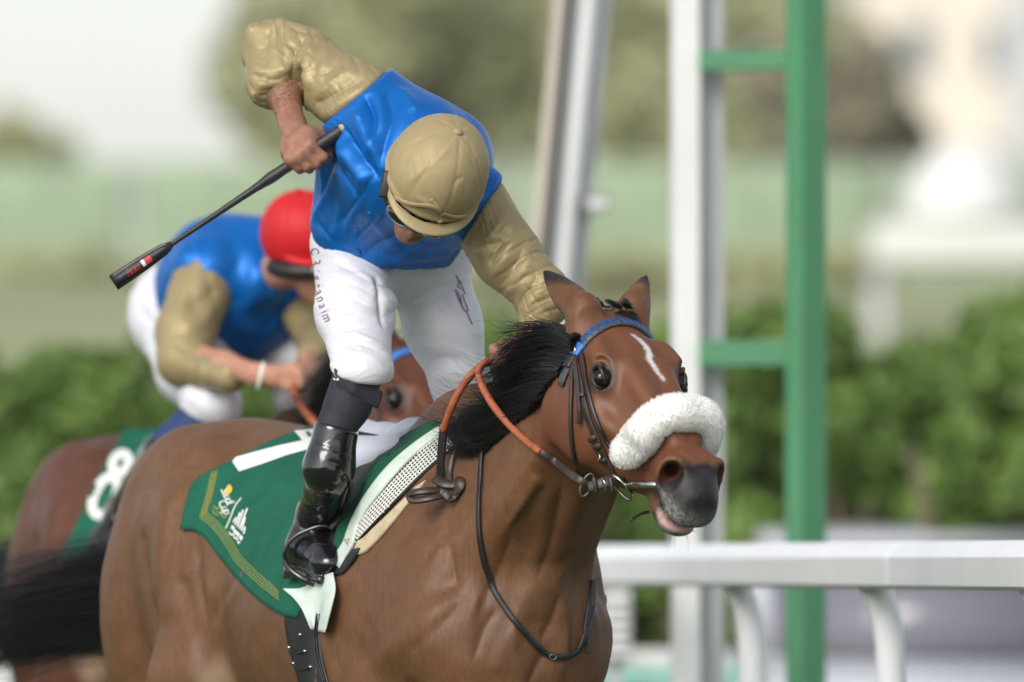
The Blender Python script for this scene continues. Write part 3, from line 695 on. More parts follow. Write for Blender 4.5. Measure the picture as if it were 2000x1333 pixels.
    for s in (1, -1):
        F.ell(hd(.165, .078 * s, -.155), (.115, .036, .090), ax=hAX, k=.05)                       # jowl
        F.cone(hd(.30, .082 * s, -.092), (hd(.40, .068 * s, -.080)), .010, .008, k=.03)              # facial crest
        F.cone(hd(.235, .097 * s, -.092), (hd(.30, .082 * s, -.092)), .012, .010, k=.03)
        F.cone(hd(.22, .042 * s, .002), (hd(.46, .028 * s, -.016)), .012, .012, k=.03)               # nasal edges
        F.cone(hd(.135, .084 * s, -.004), (hd(.195, .091 * s, -.002)), .017, .014, k=.045)            # brow
        F.ridge([hd(.09, .090 * s, .0), hd(.125, .096 * s, .0)], .016, -.006)                        # hollow above the eye
        F.cone(hd(.31, .100 * s, -.045), hd(.42, .086 * s, -.052), .016, .014, k=.05, mode='c')      # between nasal bone and facial crest
        # eye socket and lids
        ec = EYEC(s); e_out, rot, ev2, upv = EYEF(s)
        F.ell(ec - e_out * .002, (.034, .029, .024), ax=[rot, ev2, e_out], k=.02)
        F.ell(ec + e_out * .0135, (.0240, .0178, .0215), ax=[rot, ev2, e_out], k=.005, mode='c')      # socket
        ang = np.linspace(-1.2, .9, 7)                                                              # crease over the eye
        F.chain([ec + e_out * .021 + rot * (.034 * math.sin(t)) + upv * (.030 * math.cos(t)) for t in ang], [.0026] * 7, k=.012, mode='c')
        # nostril
        nc = hd(.541, .0375 * s, -.062); no = unit(hL * s * .62 + hA * .72 + hN * .20); nu_ = unit(hN - no * (hN @ no)); nu_ = unit(nu_ + unit(np.cross(no, nu_)) * (.30 * s)); nw = np.cross(no, nu_)
        F.ell(nc - no * .002, (.048, .033, .028), ax=[nu_, nw, no], k=.035)
        ang = np.linspace(0, 2 * math.pi, 17)
        F.chain([nc + no * .020 + nu_ * (.0385 * math.cos(t)) + nw * (.0275 * math.sin(t)) for t in ang], [.0060] * 17, k=.014)
        F.ell(nc + no * .030, (.0370, .0260, .036), ax=[nu_, nw, no], k=.006, mode='c')
        F.cone(nc + no * .01 - hA * .004, hd(.47, .022 * s, -.062), .018, .011, k=.016, mode='c')
        F.cone(hd(.47, .064 * s, -.11), hd(.555, .060 * s, -.112), .007, .006, k=.03, mode='c')
    # lips, chin, open mouth
    F.ell(hd(.592, 0, -.080), (.030, .030, .046), ax=hAX, k=.03)
    F.ell(hd(.590, 0, -.112), (.034, .043, .030), ax=hAX, k=.03)
    F.ell(hd(.580, 0, -.095), (.042, .045, .040), ax=hAX, k=.04)
    F.ell(hd(.600, 0, -.112), (.022, .038, .022), ax=hAX, k=.025)
    F.ell(hd(.525, 0, -.168), (.050, .037, .026), ax=hAX, k=.03)
    F.ell(hd(.562, 0, -.170), (.030, .040, .020), ax=hAX, k=.02)
    F.box(hd(.600, 0, -.146), (.062, .060, .0085), ax=[unit(hA - hN * .10), hL, unit(hN + hA * .10)], rnd=.006, k=.014, mode='c')
    F.cone(hd(.505, .052, -.139), hd(.46, .054, -.132), .006, .003, k=.012, mode='c'); F.cone(hd(.505, -.052, -.139), hd(.46, -.054, -.132), .006, .003, k=.012, mode='c')
    for t in (-.018, .0, .018): F.cone(hd(.572, t - .006, -.034), hd(.596, t, -.054), .0016, .0012, k=.008, mode='c')
    for s in (1, -1):
        F.cone(hd(.575, .043 * s, -.118), hd(.545, .052 * s, -.128), .0045, .003, k=.012, mode='c')
    # ears: right one swung out and back, left one up
    def ear(base, tip, wide, inner, rb=.031):
        base, tip, wide = [np.asarray(q, float) for q in (base, tip, wide)]
        ax = tip - base; L = np.linalg.norm(ax); ax /= L; wide = unit(wide - ax * (wide @ ax)); th = np.cross(ax, wide); th = th if th @ inner > 0 else -th
        F.loft(base, ax, wide, th, [(-.02, 0, 0, rb * .9, rb * .8), (.0, 0, 0, rb * 1.02, rb * .85), (.3 * L, 0, 0, rb * 1.12, rb * .72), (.55 * L, .0, 0, rb * .92, rb * .55), (.8 * L, 0, -.002, rb * .55, rb * .36), (.94 * L, 0, -.003, rb * .26, rb * .22), (L, 0, -.003, rb * .08, rb * .1)], k=.025)
        F.loft(base + th * rb * .62, ax, wide, th, [(.30 * L, 0, 0, rb * .3, rb * .2), (.42 * L, 0, 0, rb * .72, rb * .55), (.6 * L, 0, 0, rb * .62, rb * .42), (.85 * L, 0, 0, rb * .25, rb * .2)], k=.008, mode='c')
    for q in (-1, 1): F.cone(hd(.035, .064 * q, -.03), hd(-.005, .062 * q, .012), .031, .026, k=.035)
    er0 = toH(HD(.005, -.060, .0)); er1 = toH(P(1064, 532, 24.06))
    ear(er0, er1, vH((.75, .1, .66)), vH(unit((-.3, .9, -.2))), .031)
    el0 = toH(HD(-.005, .060, .0)); el1 = toH(P(1262, 540, 23.99))
    ear(el0, el1, vH((1, .3, 0)), vH(unit((.5, .9, 0))), .026)
    # thin skin relief: muscle bands and veins
    rr = random.Random(5)
    F.chain([hd(.26, -.084, -.075), hd(.31, -.0725, -.10), hd(.37, -.064, -.10), hd(.43, -.0585, -.088)], [.0030, .0034, .003, .002], k=.009)
    F.chain([hd(.29, -.0765, -.088), hd(.33, -.066, -.13), hd(.35, -.058, -.16)], [.003] * 3, k=.009)
    F.chain([hd(.24, -.098, -.06), hd(.285, -.092, -.115), hd(.30, -.086, -.15)], [.0026] * 3, k=.009)
    for s in (1, -1):
        F.ridge([(-1.08, .27 * s, 1.30), (-1.0, .285 * s, 1.12), (-.95, .28 * s, .98)], .020, -.009)
        F.ridge([(-.62, .30 * s, 1.10), (-.45, .31 * s, 1.0), (-.25, .30 * s, .93)], .010, .0045)
        F.ridge([(.52, .13 * s + c * .7, 1.52), (.40, .17 * s, 1.36), (.30, .20 * s, 1.20), (.26, .21 * s, 1.04)], .012, .0075)
        F.ridge([(.62, .10 * s + c * .8, 1.42), (.50, .13 * s + c * .5, 1.28), (.42, .14 * s, 1.12)], .014, .010)
        F.ridge([(.12, .235 * s, 1.18), (.16, .24 * s, 1.05), (.10, .25 * s, .92)], .014, .007)
        F.ridge([(.02, .25 * s, 1.30), (.08, .25 * s, 1.12), (.02, .265 * s, .95)], .05, .012)
    V, Q = F.mesh(1)
    dn = noise3(V * 6, 2) * .0035 + noise3(V * (13, 13, 9), 3) * .0022 + noise3(V * 26, 4) * .0008; sel = (V[:, 0] < .55)
    V = V + normals_(V, Q) * (dn * np.where(sel, 1, .35))[:, None]
    return HO + V[:, :1] * HF + V[:, 1:2] * HR + V[:, 2:] * HZ, Q[:, ::-1]

hV, hQ = horse_body()
# skin folds and muscle edges read off the photograph, pressed into the near side
hV = press(hV, hQ, [([(388, 1046), (383, 1100), (386, 1150), (394, 1200), (402, 1255)], .016, -.016), ([(408, 1060), (410, 1120), (420, 1180)], .020, .008), ([(470, 1085), (452, 1130), (428, 1178), (412, 1230)], .013, -.009), ([(480, 1110), (462, 1150), (440, 1190)], .016, .006),
    ([(876, 1060), (882, 1095), (893, 1155)], .010, -.007), ([(900, 1150), (850, 1195), (790, 1250), (730, 1300)], .022, .008), ([(905, 1175), (865, 1215), (800, 1275)], .014, -.006), ([(1078, 935), (1064, 1000), (1056, 1060), (1040, 1110)], .016, .009), ([(1098, 945), (1086, 1010), (1072, 1070), (1050, 1130)], .014, -.009),
    ([(1000, 1040), (985, 1090), (955, 1150), (930, 1215)], .012, -.006), ([(970, 1190), (945, 1230), (925, 1290)], .010, -.007), ([(1095, 1160), (1078, 1210), (1055, 1255)], .010, -.007), ([(1070, 1265), (1050, 1300), (1030, 1345)], .012, -.008), ([(1010, 1225), (985, 1270), (970, 1320)], .014, .006),
    ([(330, 960), (322, 1020), (308, 1100), (300, 1180)], .022, .006), ([(270, 1010), (258, 1090), (252, 1180), (250, 1290)], .03, -.006), ([(722, 1052), (742, 1034), (758, 1014)], .006, -.003), ([(732, 1062), (752, 1044), (768, 1024)], .006, -.003), ([(690, 1130), (660, 1180), (650, 1250), (660, 1330)], .02, -.006), ([(830, 1010), (840, 1060), (830, 1110)], .025, -.006), ([(770, 1080), (790, 1130), (780, 1180)], .03, .006)])
# ------------------------------------------------------------------ coat
def coat(name, base, dark):
    M = Mat(name, base, .45, Specular_IOR_Level=.34)
    # hair direction: long thin streaks, mottling, dust
    big = M.noise(3.2, 4, .6); fine = M.noise(420, 2, .6, vec=M.coord((1, 1, .22))); mid = M.noise(26, 5, .6)
    c = M.ramp(big, [(.30, tuple(x * .78 for x in base)), (.55, base), (.75, tuple(min(1, x * 1.22) for x in base))])
    c = M.mix(M.math('MULTIPLY', M.ramp(mid, [(.38, (0, 0, 0)), (.68, (1, 1, 1))]), .38), c, tuple(x * .55 for x in base))
    c = M.mix(M.math('MULTIPLY', M.ramp(M.noise(7, 6, .7), [(.45, (0, 0, 0)), (.8, (1, 1, 1))]), .5), c, tuple(min(1, q) for q in (base[0] * 1.35, base[1] * 1.6, base[2] * 1.9)))
    c = M.mix(M.math('MULTIPLY', M.ramp(M.noise(120, 3, .7, vec=M.coord((1, 1, .28))), [(.40, (0, 0, 0)), (.66, (1, 1, 1))]), .55), c, tuple(x * .52 for x in base))
    c = M.mix(M.math('MULTIPLY', M.ramp(M.noise(240, 2, .5), [(.71, (0, 0, 0)), (.75, (1, 1, 1))]), .45), c, (.26, .20, .14))
    c = M.mix(M.math('MULTIPLY', fine, .30), c, tuple(x * .55 for x in base))
    red = M.attr('red'); c = M.mix(red, c, dark)
    mz = M.attr('muzzle'); edge = M.math('ADD', mz, M.math('MULTIPLY', M.math('SUBTRACT', M.noise(60, 4), .5), .5)); mzf = M.ramp(edge, [(.35, (0, 0, 0)), (.65, (1, 1, 1))])
    c = M.mix(mzf, c, M.ramp(M.noise(40, 4), [(.35, (.008, .007, .0075)), (.7, (.024, .021, .021))]))
    gr = M.attr('grey'); grf = M.math('MULTIPLY', gr, M.ramp(M.noise(120, 4), [(.3, (.1, .1, .1)), (.65, (1, 1, 1))])); c = M.mix(grf, c, (.27, .26, .26))
    c = M.mix(M.attr('lid'), c, (.016, .011, .010))
    pk = M.attr('pink'); c = M.mix(pk, c, (.46, .27, .25))
    rd = M.attr('flesh'); c = M.mix(rd, c, (.07, .012, .013))
    pale = M.attr('pale'); c = M.mix(pale, c, (.33, .24, .16))
    bl = M.attr('blaze'); w = M.math('ADD', bl, M.math('MULTIPLY', M.math('SUBTRACT', M.noise(150, 4, .75, vec=M.coord((1, 1, .3))), .5), .020))
    blf = M.ramp(w, [(.0015, (1, 1, 1)), (.0085, (0, 0, 0))]); c = M.mix(M.math('MULTIPLY', blf, .88), c, (.70, .68, .68))
    M.color(c)
    M.rough(M.ramp(M.noise(9, 4), [(.3, (.42, .42, .42)), (.7, (.58, .58, .58))]))
    b1 = M.bump(M.noise(22, 5, .62, dist=.5), .26, .006)
    b2 = M.n('ShaderNodeBump'); b2.inputs['Strength'].default_value = .35; b2.inputs['Distance'].default_value = .0014
    M.l(fine, b2.inputs['Height']); M.l(b1, b2.inputs['Normal'])
    # wrinkles and skin folds on the shoulder (long soft ridges down the muscle)
    M.l(b2.outputs[0], M.b.inputs['Normal'])
    return M.m
M_coat = coat('bay_coat', (.150, .068, .029), (.138, .048, .021))
M_coat2 = coat('dark_bay_coat', (.105, .036, .016), (.10, .032, .014))

def polyline_dist(Pts, path):
    d = np.full(len(Pts), 9.0)
    for a, b in zip(path[:-1], path[1:]):
        ab = b - a; t = np.clip(((Pts - a) @ ab) / (ab @ ab), 0, 1); d = np.minimum(d, np.linalg.norm(Pts - a - t[:, None] * ab, axis=1))
    return d
def paint_horse(me, V):
    q = toHD(V); a, l, n = q.T; near = (a > -.2) & (a < .75) & (np.abs(l) < .16) & (n > -.3) & (n < .1) & ((V - HO) @ HF > .55)
    z = np.zeros(len(V))
    mz = smoothstep(.505, .595, a + .25 * np.clip(-.05 - n, -.1, .12)) * near
    eyed = np.minimum(np.linalg.norm(V - HFW(EYEC(1) + EYEF(1)[0] * .016), axis=1), np.linalg.norm(V - HFW(EYEC(-1) + EYEF(-1)[0] * .016), axis=1))
    attr(me, 'lid', 1 - smoothstep(.022, .044, eyed))
    legs = 1 - smoothstep(.45, .75, V[:, 2])
    ears = smoothstep(.035, .085, V[:, 2] - POLL[2] - .0) * (V[:, 2] > POLL[2] + .02) * ((V - HO) @ HF > .5)
    mz = np.maximum(mz, np.maximum(legs, ears * .75)); attr(me, 'muzzle', mz)
    # grey bloom on lips and nostril sides
    gr = near * (smoothstep(.52, .59, a) * smoothstep(-.075, -.125, n) * .95 + .5 * smoothstep(.50, .56, a) * smoothstep(.03, .06, np.abs(l)) * smoothstep(-.06, -.11, n)); attr(me, 'grey', np.clip(gr, 0, 1))
    pk = near * (a > .50) * smoothstep(-.1525, -.156, n + (a - .56) * .1) * (1 - smoothstep(-.163, -.168, n + (a - .56) * .1)) * smoothstep(.52, .545, a); attr(me, 'pink', np.clip(pk, 0, 1))
    fl = z.copy()
    for s in (1, -1):
        c = HD(.520, .030 * s, -.060); fl = np.maximum(fl, 1 - smoothstep(.012, .026, np.linalg.norm(V - c, axis=1)))
    attr(me, 'flesh', fl * near)
    red = near * smoothstep(-.05, .12, a) * (1 - mz); attr(me, 'red', np.clip(red * .85, 0, 1))
    q2 = np.stack([(V - HO) @ HF, (V - HO) @ HR, V[:, 2]], 1)
    pale = (1 - smoothstep(.02, .07, np.linalg.norm((q2 - (-.715, .25, .985)) * (1, 1, .8), axis=1))); attr(me, 'pale', pale * .5)
    path = np.array([HD(aa, ll, .02 - .05 * max(0, aa - .2)) for aa, ll in ((.118, .004), (.135, .012), (.160, .020), (.185, .018), (.21, .006), (.235, .008), (.25, .010), (.268, .012), (.285, .014))])
    d = polyline_dist(V, path); wid = np.interp(a, [.11, .135, .17, .20, .25, .29], [-.003, .0015, .0025, .0012, -.0005, -.003])
    attr(me, 'blaze', np.where(near & (n > -.03), np.clip(d - wid, 0, 1), 1.0))
def HFW(q): return HO + HF * q[0] + HR * q[1] + HZ * q[2]

M_eye = Mat('horse_eye', (.008, .004, .003), .06, Specular_IOR_Level=.35); M_eye = M_eye.m
M_lid = vary('dark_eyelid_skin', (.016, .011, .010), .4, .2, 60)
horse = thing('racehorse', 'bay racehorse with thin white facial stripe and white sheepskin over its nose', 'horse', tuple(H(-.4, 0, 0)), 'racehorses galloping to the finish')
me_body = mesh_np('body', hV, hQ); paint_horse(me_body, hV)
body = link('body', me_body, horse, M_coat)
for s in (-1, 1):
    e, rot, ev2, upv = EYEF(s); toW = lambda v: HF * v[0] + HR * v[1] + HZ * v[2]
    eb = HFW(EYEC(s)) + toW(e) * .0105; link('eye', uv_sphere(eb, .0218), horse, M_eye)
    for ph, rr in ((.66, .0046), (-.72, .0034)):
        tt_ = np.linspace(-1.2, 1.2, 15); link('eyelid', tube([eb + .0222 * (math.cos(t) * (math.cos(ph) * toW(e) + math.sin(ph) * toW(upv)) + math.sin(t) * toW(rot)) for t in tt_], [rr * (.55 + .45 * math.cos(t)) for t in tt_], 8, 'eyelid'), horse, M_lid)
BODY = bvh_of(me_body)
M_tooth = vary('worn_tooth', (.26, .20, .12), .5, .35, 90)
for i in range(6):
    l_ = (-2.5 + i) * .0105; link('tooth', box_mesh((-.0046, -.006, -.008), (.0046, .006, .008), .002, 'tooth', Matrix.Translation(Vector(HD(.566 - .25 * abs(l_), l_, -.149))) @ Matrix.Rotation(R(28), 4, 'Z')), horse, M_tooth)
# ------------------------------------------------------------------ materials for tack
M_leather = vary('brown_leather', (.030, .019, .015), .42, .35, 60, .25, 300, .001)
M_black_leather = vary('black_leather', (.011, .010, .011), .38, .3, 60, .2, 300, .001)
M_blue_tape = vary('blue_browband_tape', (.030, .135, .42), .42, .15, 80)
M_grey_tape = vary('charcoal_browband_tape', (.045, .047, .052), .5, .2, 80)
M_steel = vary('polished_steel', (.55, .53, .50), .22, .12, 60, Metallic=1.0)
M_dark_steel = vary('tarnished_steel', (.12, .115, .11), .35, .2, 60, Metallic=1.0)
def rubber_grip():
    M = Mat('orange_rubber_grip', (.33, .085, .030), .62)
    M.color(M.ramp(M.noise(50, 4), [(.3, (.26, .062, .022)), (.7, (.40, .115, .045))]))
    v = M.n('ShaderNodeTexVoronoi'); v.inputs['Scale'].default_value = 420; M.l(M.coord(), v.inputs['Vector']); M.bump(v.outputs['Distance'], .6, .0015); return M.m
M_grip = rubber_grip()
def fleece_mat():
    M = Mat('white_sheepskin', (.84, .83, .80), .95, Sheen_Weight=.5, Subsurface_Weight=.6, Subsurface_Radius=(.03, .03, .03))
    n = M.noise(90, 5, .65); M.color(M.ramp(n, [(.2, (.84, .83, .79)), (.5, (.91, .905, .885)), (.8, (.94, .935, .92))])); M.bump(n, .25, .003); return M.m
M_fleece = fleece_mat()
def hair_mat(name, base):
    M = Mat(name, base, .38, Specular_IOR_Level=.4); n = M.noise(300, 3, .6, vec=M.coord((.4, 1, 1)))
    M.color(M.ramp(n, [(.3, tuple(c * .5 for c in base)), (.75, tuple(c * 1.9 for c in base))])); return M.m
M_mane = hair_mat('black_horsehair', (.0052, .0048, .0056))

def headhit(a, ang, off=0.0):
    """surface of the head at distance a down the face, ang round from the forehead (+ = horse's left)"""
    c = HD(a, 0, -.09); d = HL * math.sin(R(ang)) + HN * math.cos(R(ang))
    loc, nor, i, ds = BODY.ray_cast(Vector(c + d * .4), Vector(-d))
    if loc is None: return c + d * .08, d
    nor = np.array(nor); nor = nor if nor @ d > 0 else -nor
    return np.array(loc) + nor * off, nor
def surf_path(px, off=.002, n=6, bvh=None):
    """smooth path through photo pixels, laid on a surface"""
    p2 = catmull([(x, y, 0) for x, y in px], n); pts, nors = [], []
    for x, y, _ in p2:
        h, m = hit(x, y, bvh or BODY, off)
        if h is not None: pts.append(h); nors.append(m)
    return (smooth_path(np.array(pts), 2), smooth_path(np.array(nors), 3)) if pts else ([], [])
def smooth_path(A, it):
    A = A.copy()
    for _ in range(it):
        if len(A) > 2: A[1:-1] = A[1:-1] * .5 + (A[:-2] + A[2:]) * .25
    return A
def strap_on(name, px, width, parent, mat, off=.0015, thick=.003, n=6, bvh=None):
    p, m = surf_path(px, off, n, bvh)
    return None if len(p) < 3 else link(name, strap(p, m, width, thick, name), parent, mat)

bridle = thing('bridle', 'dark leather racing bridle with blue and charcoal triangle browband on the bay horse', 'bridle', tuple(HD(.1, 0, 0)))
# browband round the forehead
bb_ang = np.linspace(-101, 108, 47)
def bb_a(g): return .072 + .055 * (abs(g) / 100.0) ** 2 * (1 if g < 0 else .8)
bp = [headhit(bb_a(g), g, .0015) for g in bb_ang]; bpts = smooth_path(np.array([q[0] for q in bp]), 4); bnor = smooth_path(np.array([q[1] for q in bp]), 5)
bband = link('browband', strap(bpts, bnor, .0225, .007, 'browband'), bridle, M_grey_tape)
BB = bvh_of(bband.data)
# triangles: blue tape folded over the band, each one a flat facet set on it
L_ = np.concatenate([[0], np.cumsum(np.linalg.norm(np.diff(bpts, axis=0), axis=1))])
def bb_at(s, b, h):
    p = np.array([np.interp(s, L_, bpts[:, i]) for i in range(3)]); nn = unit(np.array([np.interp(s, L_, bnor[:, i]) for i in range(3)]))
    e = .002; t = unit(np.array([np.interp(s + e, L_, bpts[:, i]) - np.interp(s - e, L_, bpts[:, i]) for i in range(3)])); nn = unit(nn - t * (nn @ t))
    return p + np.cross(t, nn) * b + nn * h
up_sign = 1 if (bb_at(L_[-1] / 2, .01, 0) - bb_at(L_[-1] / 2, 0, 0)) @ HA < 0 else -1
s = L_[-1] * .24
while s < L_[-1] * .90:
    w = .0160
    v = [bb_at(s, .0108 * up_sign, .0068), bb_at(s + w, .0108 * up_sign, .0068), bb_at(s + w * .5, -.009 * up_sign, .0068)]
    o = [bb_at(s, .0113 * up_sign, .0085), bb_at(s + w, .0113 * up_sign, .0085), bb_at(s + w * .5, -.0095 * up_sign, .0085)]
    link('triangle', mesh_py('triangle', v + o, [(3, 4, 5), (5, 4, 3), (0, 1, 4, 3), (1, 2, 5, 4), (2, 0, 3, 5)]), bband, M_blue_tape, smooth=False); s += w * 1.02
def wrap(s0, s1, name, mat, h=.010, hw=.0135):
    ss = np.linspace(s0, s1, 8); p = [bb_at(q, 0, 0) for q in ss]; n_ = [unit(bb_at(q, 0, .01) - bb_at(q, 0, 0)) for q in ss]
    return link(name, strap(np.array(p), np.array(n_), hw * 2, h, name), bband, mat)
wrap(L_[-1] * .165, L_[-1] * .235, 'tape_wrap', M_blue_tape); wrap(L_[-1] * .905, L_[-1] * .965, 'tape_wrap', M_blue_tape)
wrap(L_[-1] * .095, L_[-1] * .162, 'end_loop', M_black_leather, .011, .012)
# headpiece over the poll
hp = [headhit(.075 - .095 * math.cos(R(g)), g, .004) for g in np.linspace(-13, 13, 9)]
link('headpiece', strap(smooth_path(np.array([q[0] for q in hp]), 3), smooth_path(np.array([q[1] for q in hp]), 3), .022, .004, 'headpiece'), bridle, M_leather)
# cheekpieces, throat lash, noseband strap on the near side and the same on the far side
cheek = strap_on('cheekpiece', [(1124, 690), (1130, 725), (1137, 760), (1146, 800), (1160, 840), (1178, 880), (1196, 915), (1202, 930)], .017, bridle, M_leather, .003, .004)
strap_on('strap_tail', [(1127, 700), (1132, 740), (1136, 780), (1138, 812), (1135, 826)], .012, cheek, M_leather, .009, .003)
for px in ((1125, 708), (1139, 775), (1161, 856), (1169, 871), (1182, 898)):
    h_, m_ = hit(px[0], px[1], BODY, .0065); t_ = unit(P(px[0] + 6, px[1] + 14, 23.9) - P(px[0], px[1], 23.9)); b_ = unit(np.cross(t_, m_))
    link('keeper', strap(np.array([h_ - b_ * .0105 - m_ * .003, h_ - b_ * .008 + m_ * .001, h_ + b_ * .008 + m_ * .001, h_ + b_ * .0105 - m_ * .003]), np.array([m_] * 4), .011, .004, 'keeper'), cheek, M_leather)
for px, ln in (((1128, 690), .016), ((1176, 888), .020)):
    h_, m_ = hit(px[0], px[1], BODY, .012); link('buckle', tube([h_ + np.array([.000, 0, ln * .6]), h_ + np.array([.003, -.004, 0]), h_ + np.array([-.004, -.002, -ln * .6])], .0016, 6, 'buckle'), cheek, M_steel)
strap_on('noseband_strap', [(1141, 690), (1146, 730), (1156, 790), (1172, 830), (1190, 866), (1205, 880)], .009, bridle, M_black_leather, .004, .004)
strap_on('throat_lash', [(1120, 695), (1119, 760), (1118, 830), (1124, 890), (1137, 930), (1152, 955)], .011, bridle, M_leather, .004, .004)
far = [headhit(a_, g_, .003) for a_, g_ in ((.14, 100), (.20, 100), (.28, 98), (.36, 100), (.43, 104), (.47, 108))]
link('cheekpiece', strap(np.array([q[0] for q in far]), np.array([q[1] for q in far]), .017, .004, 'cheekpiece'), bridle, M_leather)
# sheepskin shadow roll
rl = [headhit(.432 - .030 * (abs(g) / 100.0) ** 1.6, g, 0) for g in np.linspace(-104, 96, 33)]
rp = smooth_path(np.array([q[0] for q in rl]), 3); rn = smooth_path(np.array([q[1] for q in rl]), 4); rn /= np.linalg.norm(rn, axis=1)[:, None]
rr_ = np.interp(np.linspace(0, 1, 33), [0, .06, .2, .5, .8, .94, 1], [.020, .034, .039, .0375, .034, .028, .016])
rc = rp + rn * (rr_ * .72)[:, None]
roll = link('sheepskin_noseband', tube(np.concatenate([[rc[0] - (rc[1] - rc[0]) * .6], rc, [rc[-1] + (rc[-1] - rc[-2]) * .6]]), np.concatenate([[.006], rr_, [.006]]), 28, 'sheepskin_noseband'), bridle, M_fleece)
tag(roll, 'fluffy white sheepskin roll across the nose')
rng = np.random.default_rng(3); tufts = []
rt = np.gradient(rc, axis=0); rt /= np.linalg.norm(rt, axis=1)[:, None]
for _ in range(15000):
    t = rng.uniform(0, 32); i = int(min(31, t)); f_ = t - i; T_ = unit(rt[i] * (1 - f_) + rt[i + 1] * f_); N_ = unit(rn[i] * (1 - f_) + rn[i + 1] * f_); c = rc[i] * (1 - f_) + rc[i + 1] * f_; r_ = rr_[i] * (1 - f_) + rr_[i + 1] * f_
    u_ = unit(np.cross(T_, N_)); N_ = np.cross(u_, T_); g = rng.uniform(0, 2 * math.pi); d_ = u_ * math.cos(g) + N_ * math.sin(g)
    d2 = unit(d_ + rng.normal(0, .28, 3)); root = c + unit(d_) * (r_ - .001); ln = rng.uniform(.004, .009)
    tufts.append((np.array([root, root + d2 * ln * .6, root + unit(d2 + rng.normal(0, .4, 3)) * ln]), .0008))
tag(link('fleece_pile', ribbons(tufts, 'fleece_pile'), roll, M_fleece), kind='stuff')
# bit: loose ring with its cheek bar through the mouth
bc, bn = hit(1222, 944, BODY, .014)
rx = unit(np.cross(bn, (0, 0, 1))); ry = np.cross(rx, bn)
bit = link('bit', tube([bc + rx * (.026 * math.cos(t)) + ry * (.033 * math.sin(t)) for t in np.linspace(0, 2 * math.pi, 29)[:-1]], .0034, 8, 'bit', closed=True), bridle, M_steel)
p0 = P(1226, 946, bc[1] - .012); p1, _ = hit(1283, 949, BODY, -.01)
p1 = P(1285, 948, p1[1]) if p1 is not None else P(1285, 948, bc[1])
link('bit_bar', tube([p0, p0 * .95 + p1 * .05, p0 * .5 + p1 * .5, p1], [.0085, .0105, .0085, .0070], 12, 'bit_bar'), bit, M_steel)
far_b, far_n = headhit(.50, 112, .012)
rx2 = unit(np.cross(far_n, (0, 0, 1))); ry2 = np.cross(rx2, far_n)
link('bit_ring', tube([far_b + rx2 * (.030 * math.cos(t)) + ry2 * (.033 * math.sin(t)) for t in np.linspace(0, 2 * math.pi, 29)[:-1]], .0034, 8, 'bit_ring', closed=True), bit, M_steel)
strap_on('chin_strap', [(1218, 930), (1228, 950), (1245, 970), (1262, 985)], .008, bridle, M_black_leather, .002, .003)
dd = bc[1] - .02
link('strap_tail', tube(catmull([P(1268, 1000, dd), P(1254, 1003, dd - .01), P(1240, 1010, dd - .015), P(1231, 1018, dd - .02)], 4), [.0035] * 12 + [.0018], 6, 'strap_tail'), bridle, M_black_leather)
# reins
M_dark_web = M_black_leather
rein = thing('reins', 'leather reins with orange rubber grips held against the mane of the bay horse', 'reins', tuple(P(900, 900, 24.3)))
def flat_path(px, n=6):
    """px rows: photo x, y, distance"""
    c = catmull(px, n); out = []
    for x, y, d in c:
        h_, m_ = hit(x, y, BODY); out.append(P(x, y, d if h_ is None else min(d, h_[1] - .010)))
    return smooth_path(np.array(out), 3)
def free_strap(name, px, width, mat, parent, thick=.004, n=6, face=(-.35, -.9, .2)):
    c = flat_path(px, n); return link(name, strap(c, np.array([unit(face)] * len(c)), width, thick, name), parent, mat)
bd = bc[1] - .008
free_strap('bit_billet', [(1206, 936, bd), (1188, 941, bd - .012), (1168, 948, bd - .010), (1150, 953, bd - .002)], .024, M_leather, rein, .007)
for x_ in (1160, 1178, 1192):
    free_strap('keeper', [(x_, 934, bd - .016), (x_ + 3, 948, bd - .019), (x_ + 5, 962, bd - .016)], .008, M_leather, rein, .005)
link('buckle', tube([P(1176, 934, bd - .022), P(1183, 946, bd - .024), P(1186, 958, bd - .022)], .0016, 6, 'buckle'), rein, M_steel)
link('ring', tube([P(1146, 948, bd) + np.array([.022 * math.cos(t) * .5, -.004, .026 * math.sin(t)]) @ np.array([[.9, 0, -.4], [0, 1, 0], [.4, 0, .9]]) for t in np.linspace(0, 2 * math.pi, 21)[:-1]], .0022, 6, 'ring', closed=True), rein, M_dark_steel)
free_strap('rein_strap', [(1155, 952, bd + .005), (1120, 930, bd + .015), (1085, 902, 24.0), (1050, 879, 24.03)], .016, M_leather, rein, .004)
gl = flat_path([(1056, 883, 24.03), (1035, 868, 24.04), (1000, 836, 24.07), (965, 795, 24.11), (942, 755, 24.15), (935, 728, 24.17), (945, 711, 24.19), (970, 700, 24.22), (995, 698, 24.25)], 8)
link('rubber_grip', tube(gl, .0082, 10, 'rubber_grip'), rein, M_grip)
gl2 = flat_path([(990, 702, 24.24), (955, 707, 24.21), (925, 728, 24.20), (900, 760, 24.21), (880, 800, 24.23), (866, 842, 24.26)], 8)
link('rubber_grip', tube(gl2, .0085, 10, 'rubber_grip'), rein, M_grip)
free_strap('rein_strap', [(867, 838, 24.26), (863, 880, 24.27), (861, 920, 24.28), (862, 950, 24.29)], .018, M_black_leather, rein, .005)
free_strap('rein_strap', [(894, 868, 24.28), (884, 890, 24.28), (878, 920, 24.27), (880, 948, 24.27)], .013, M_leather, rein, .004)
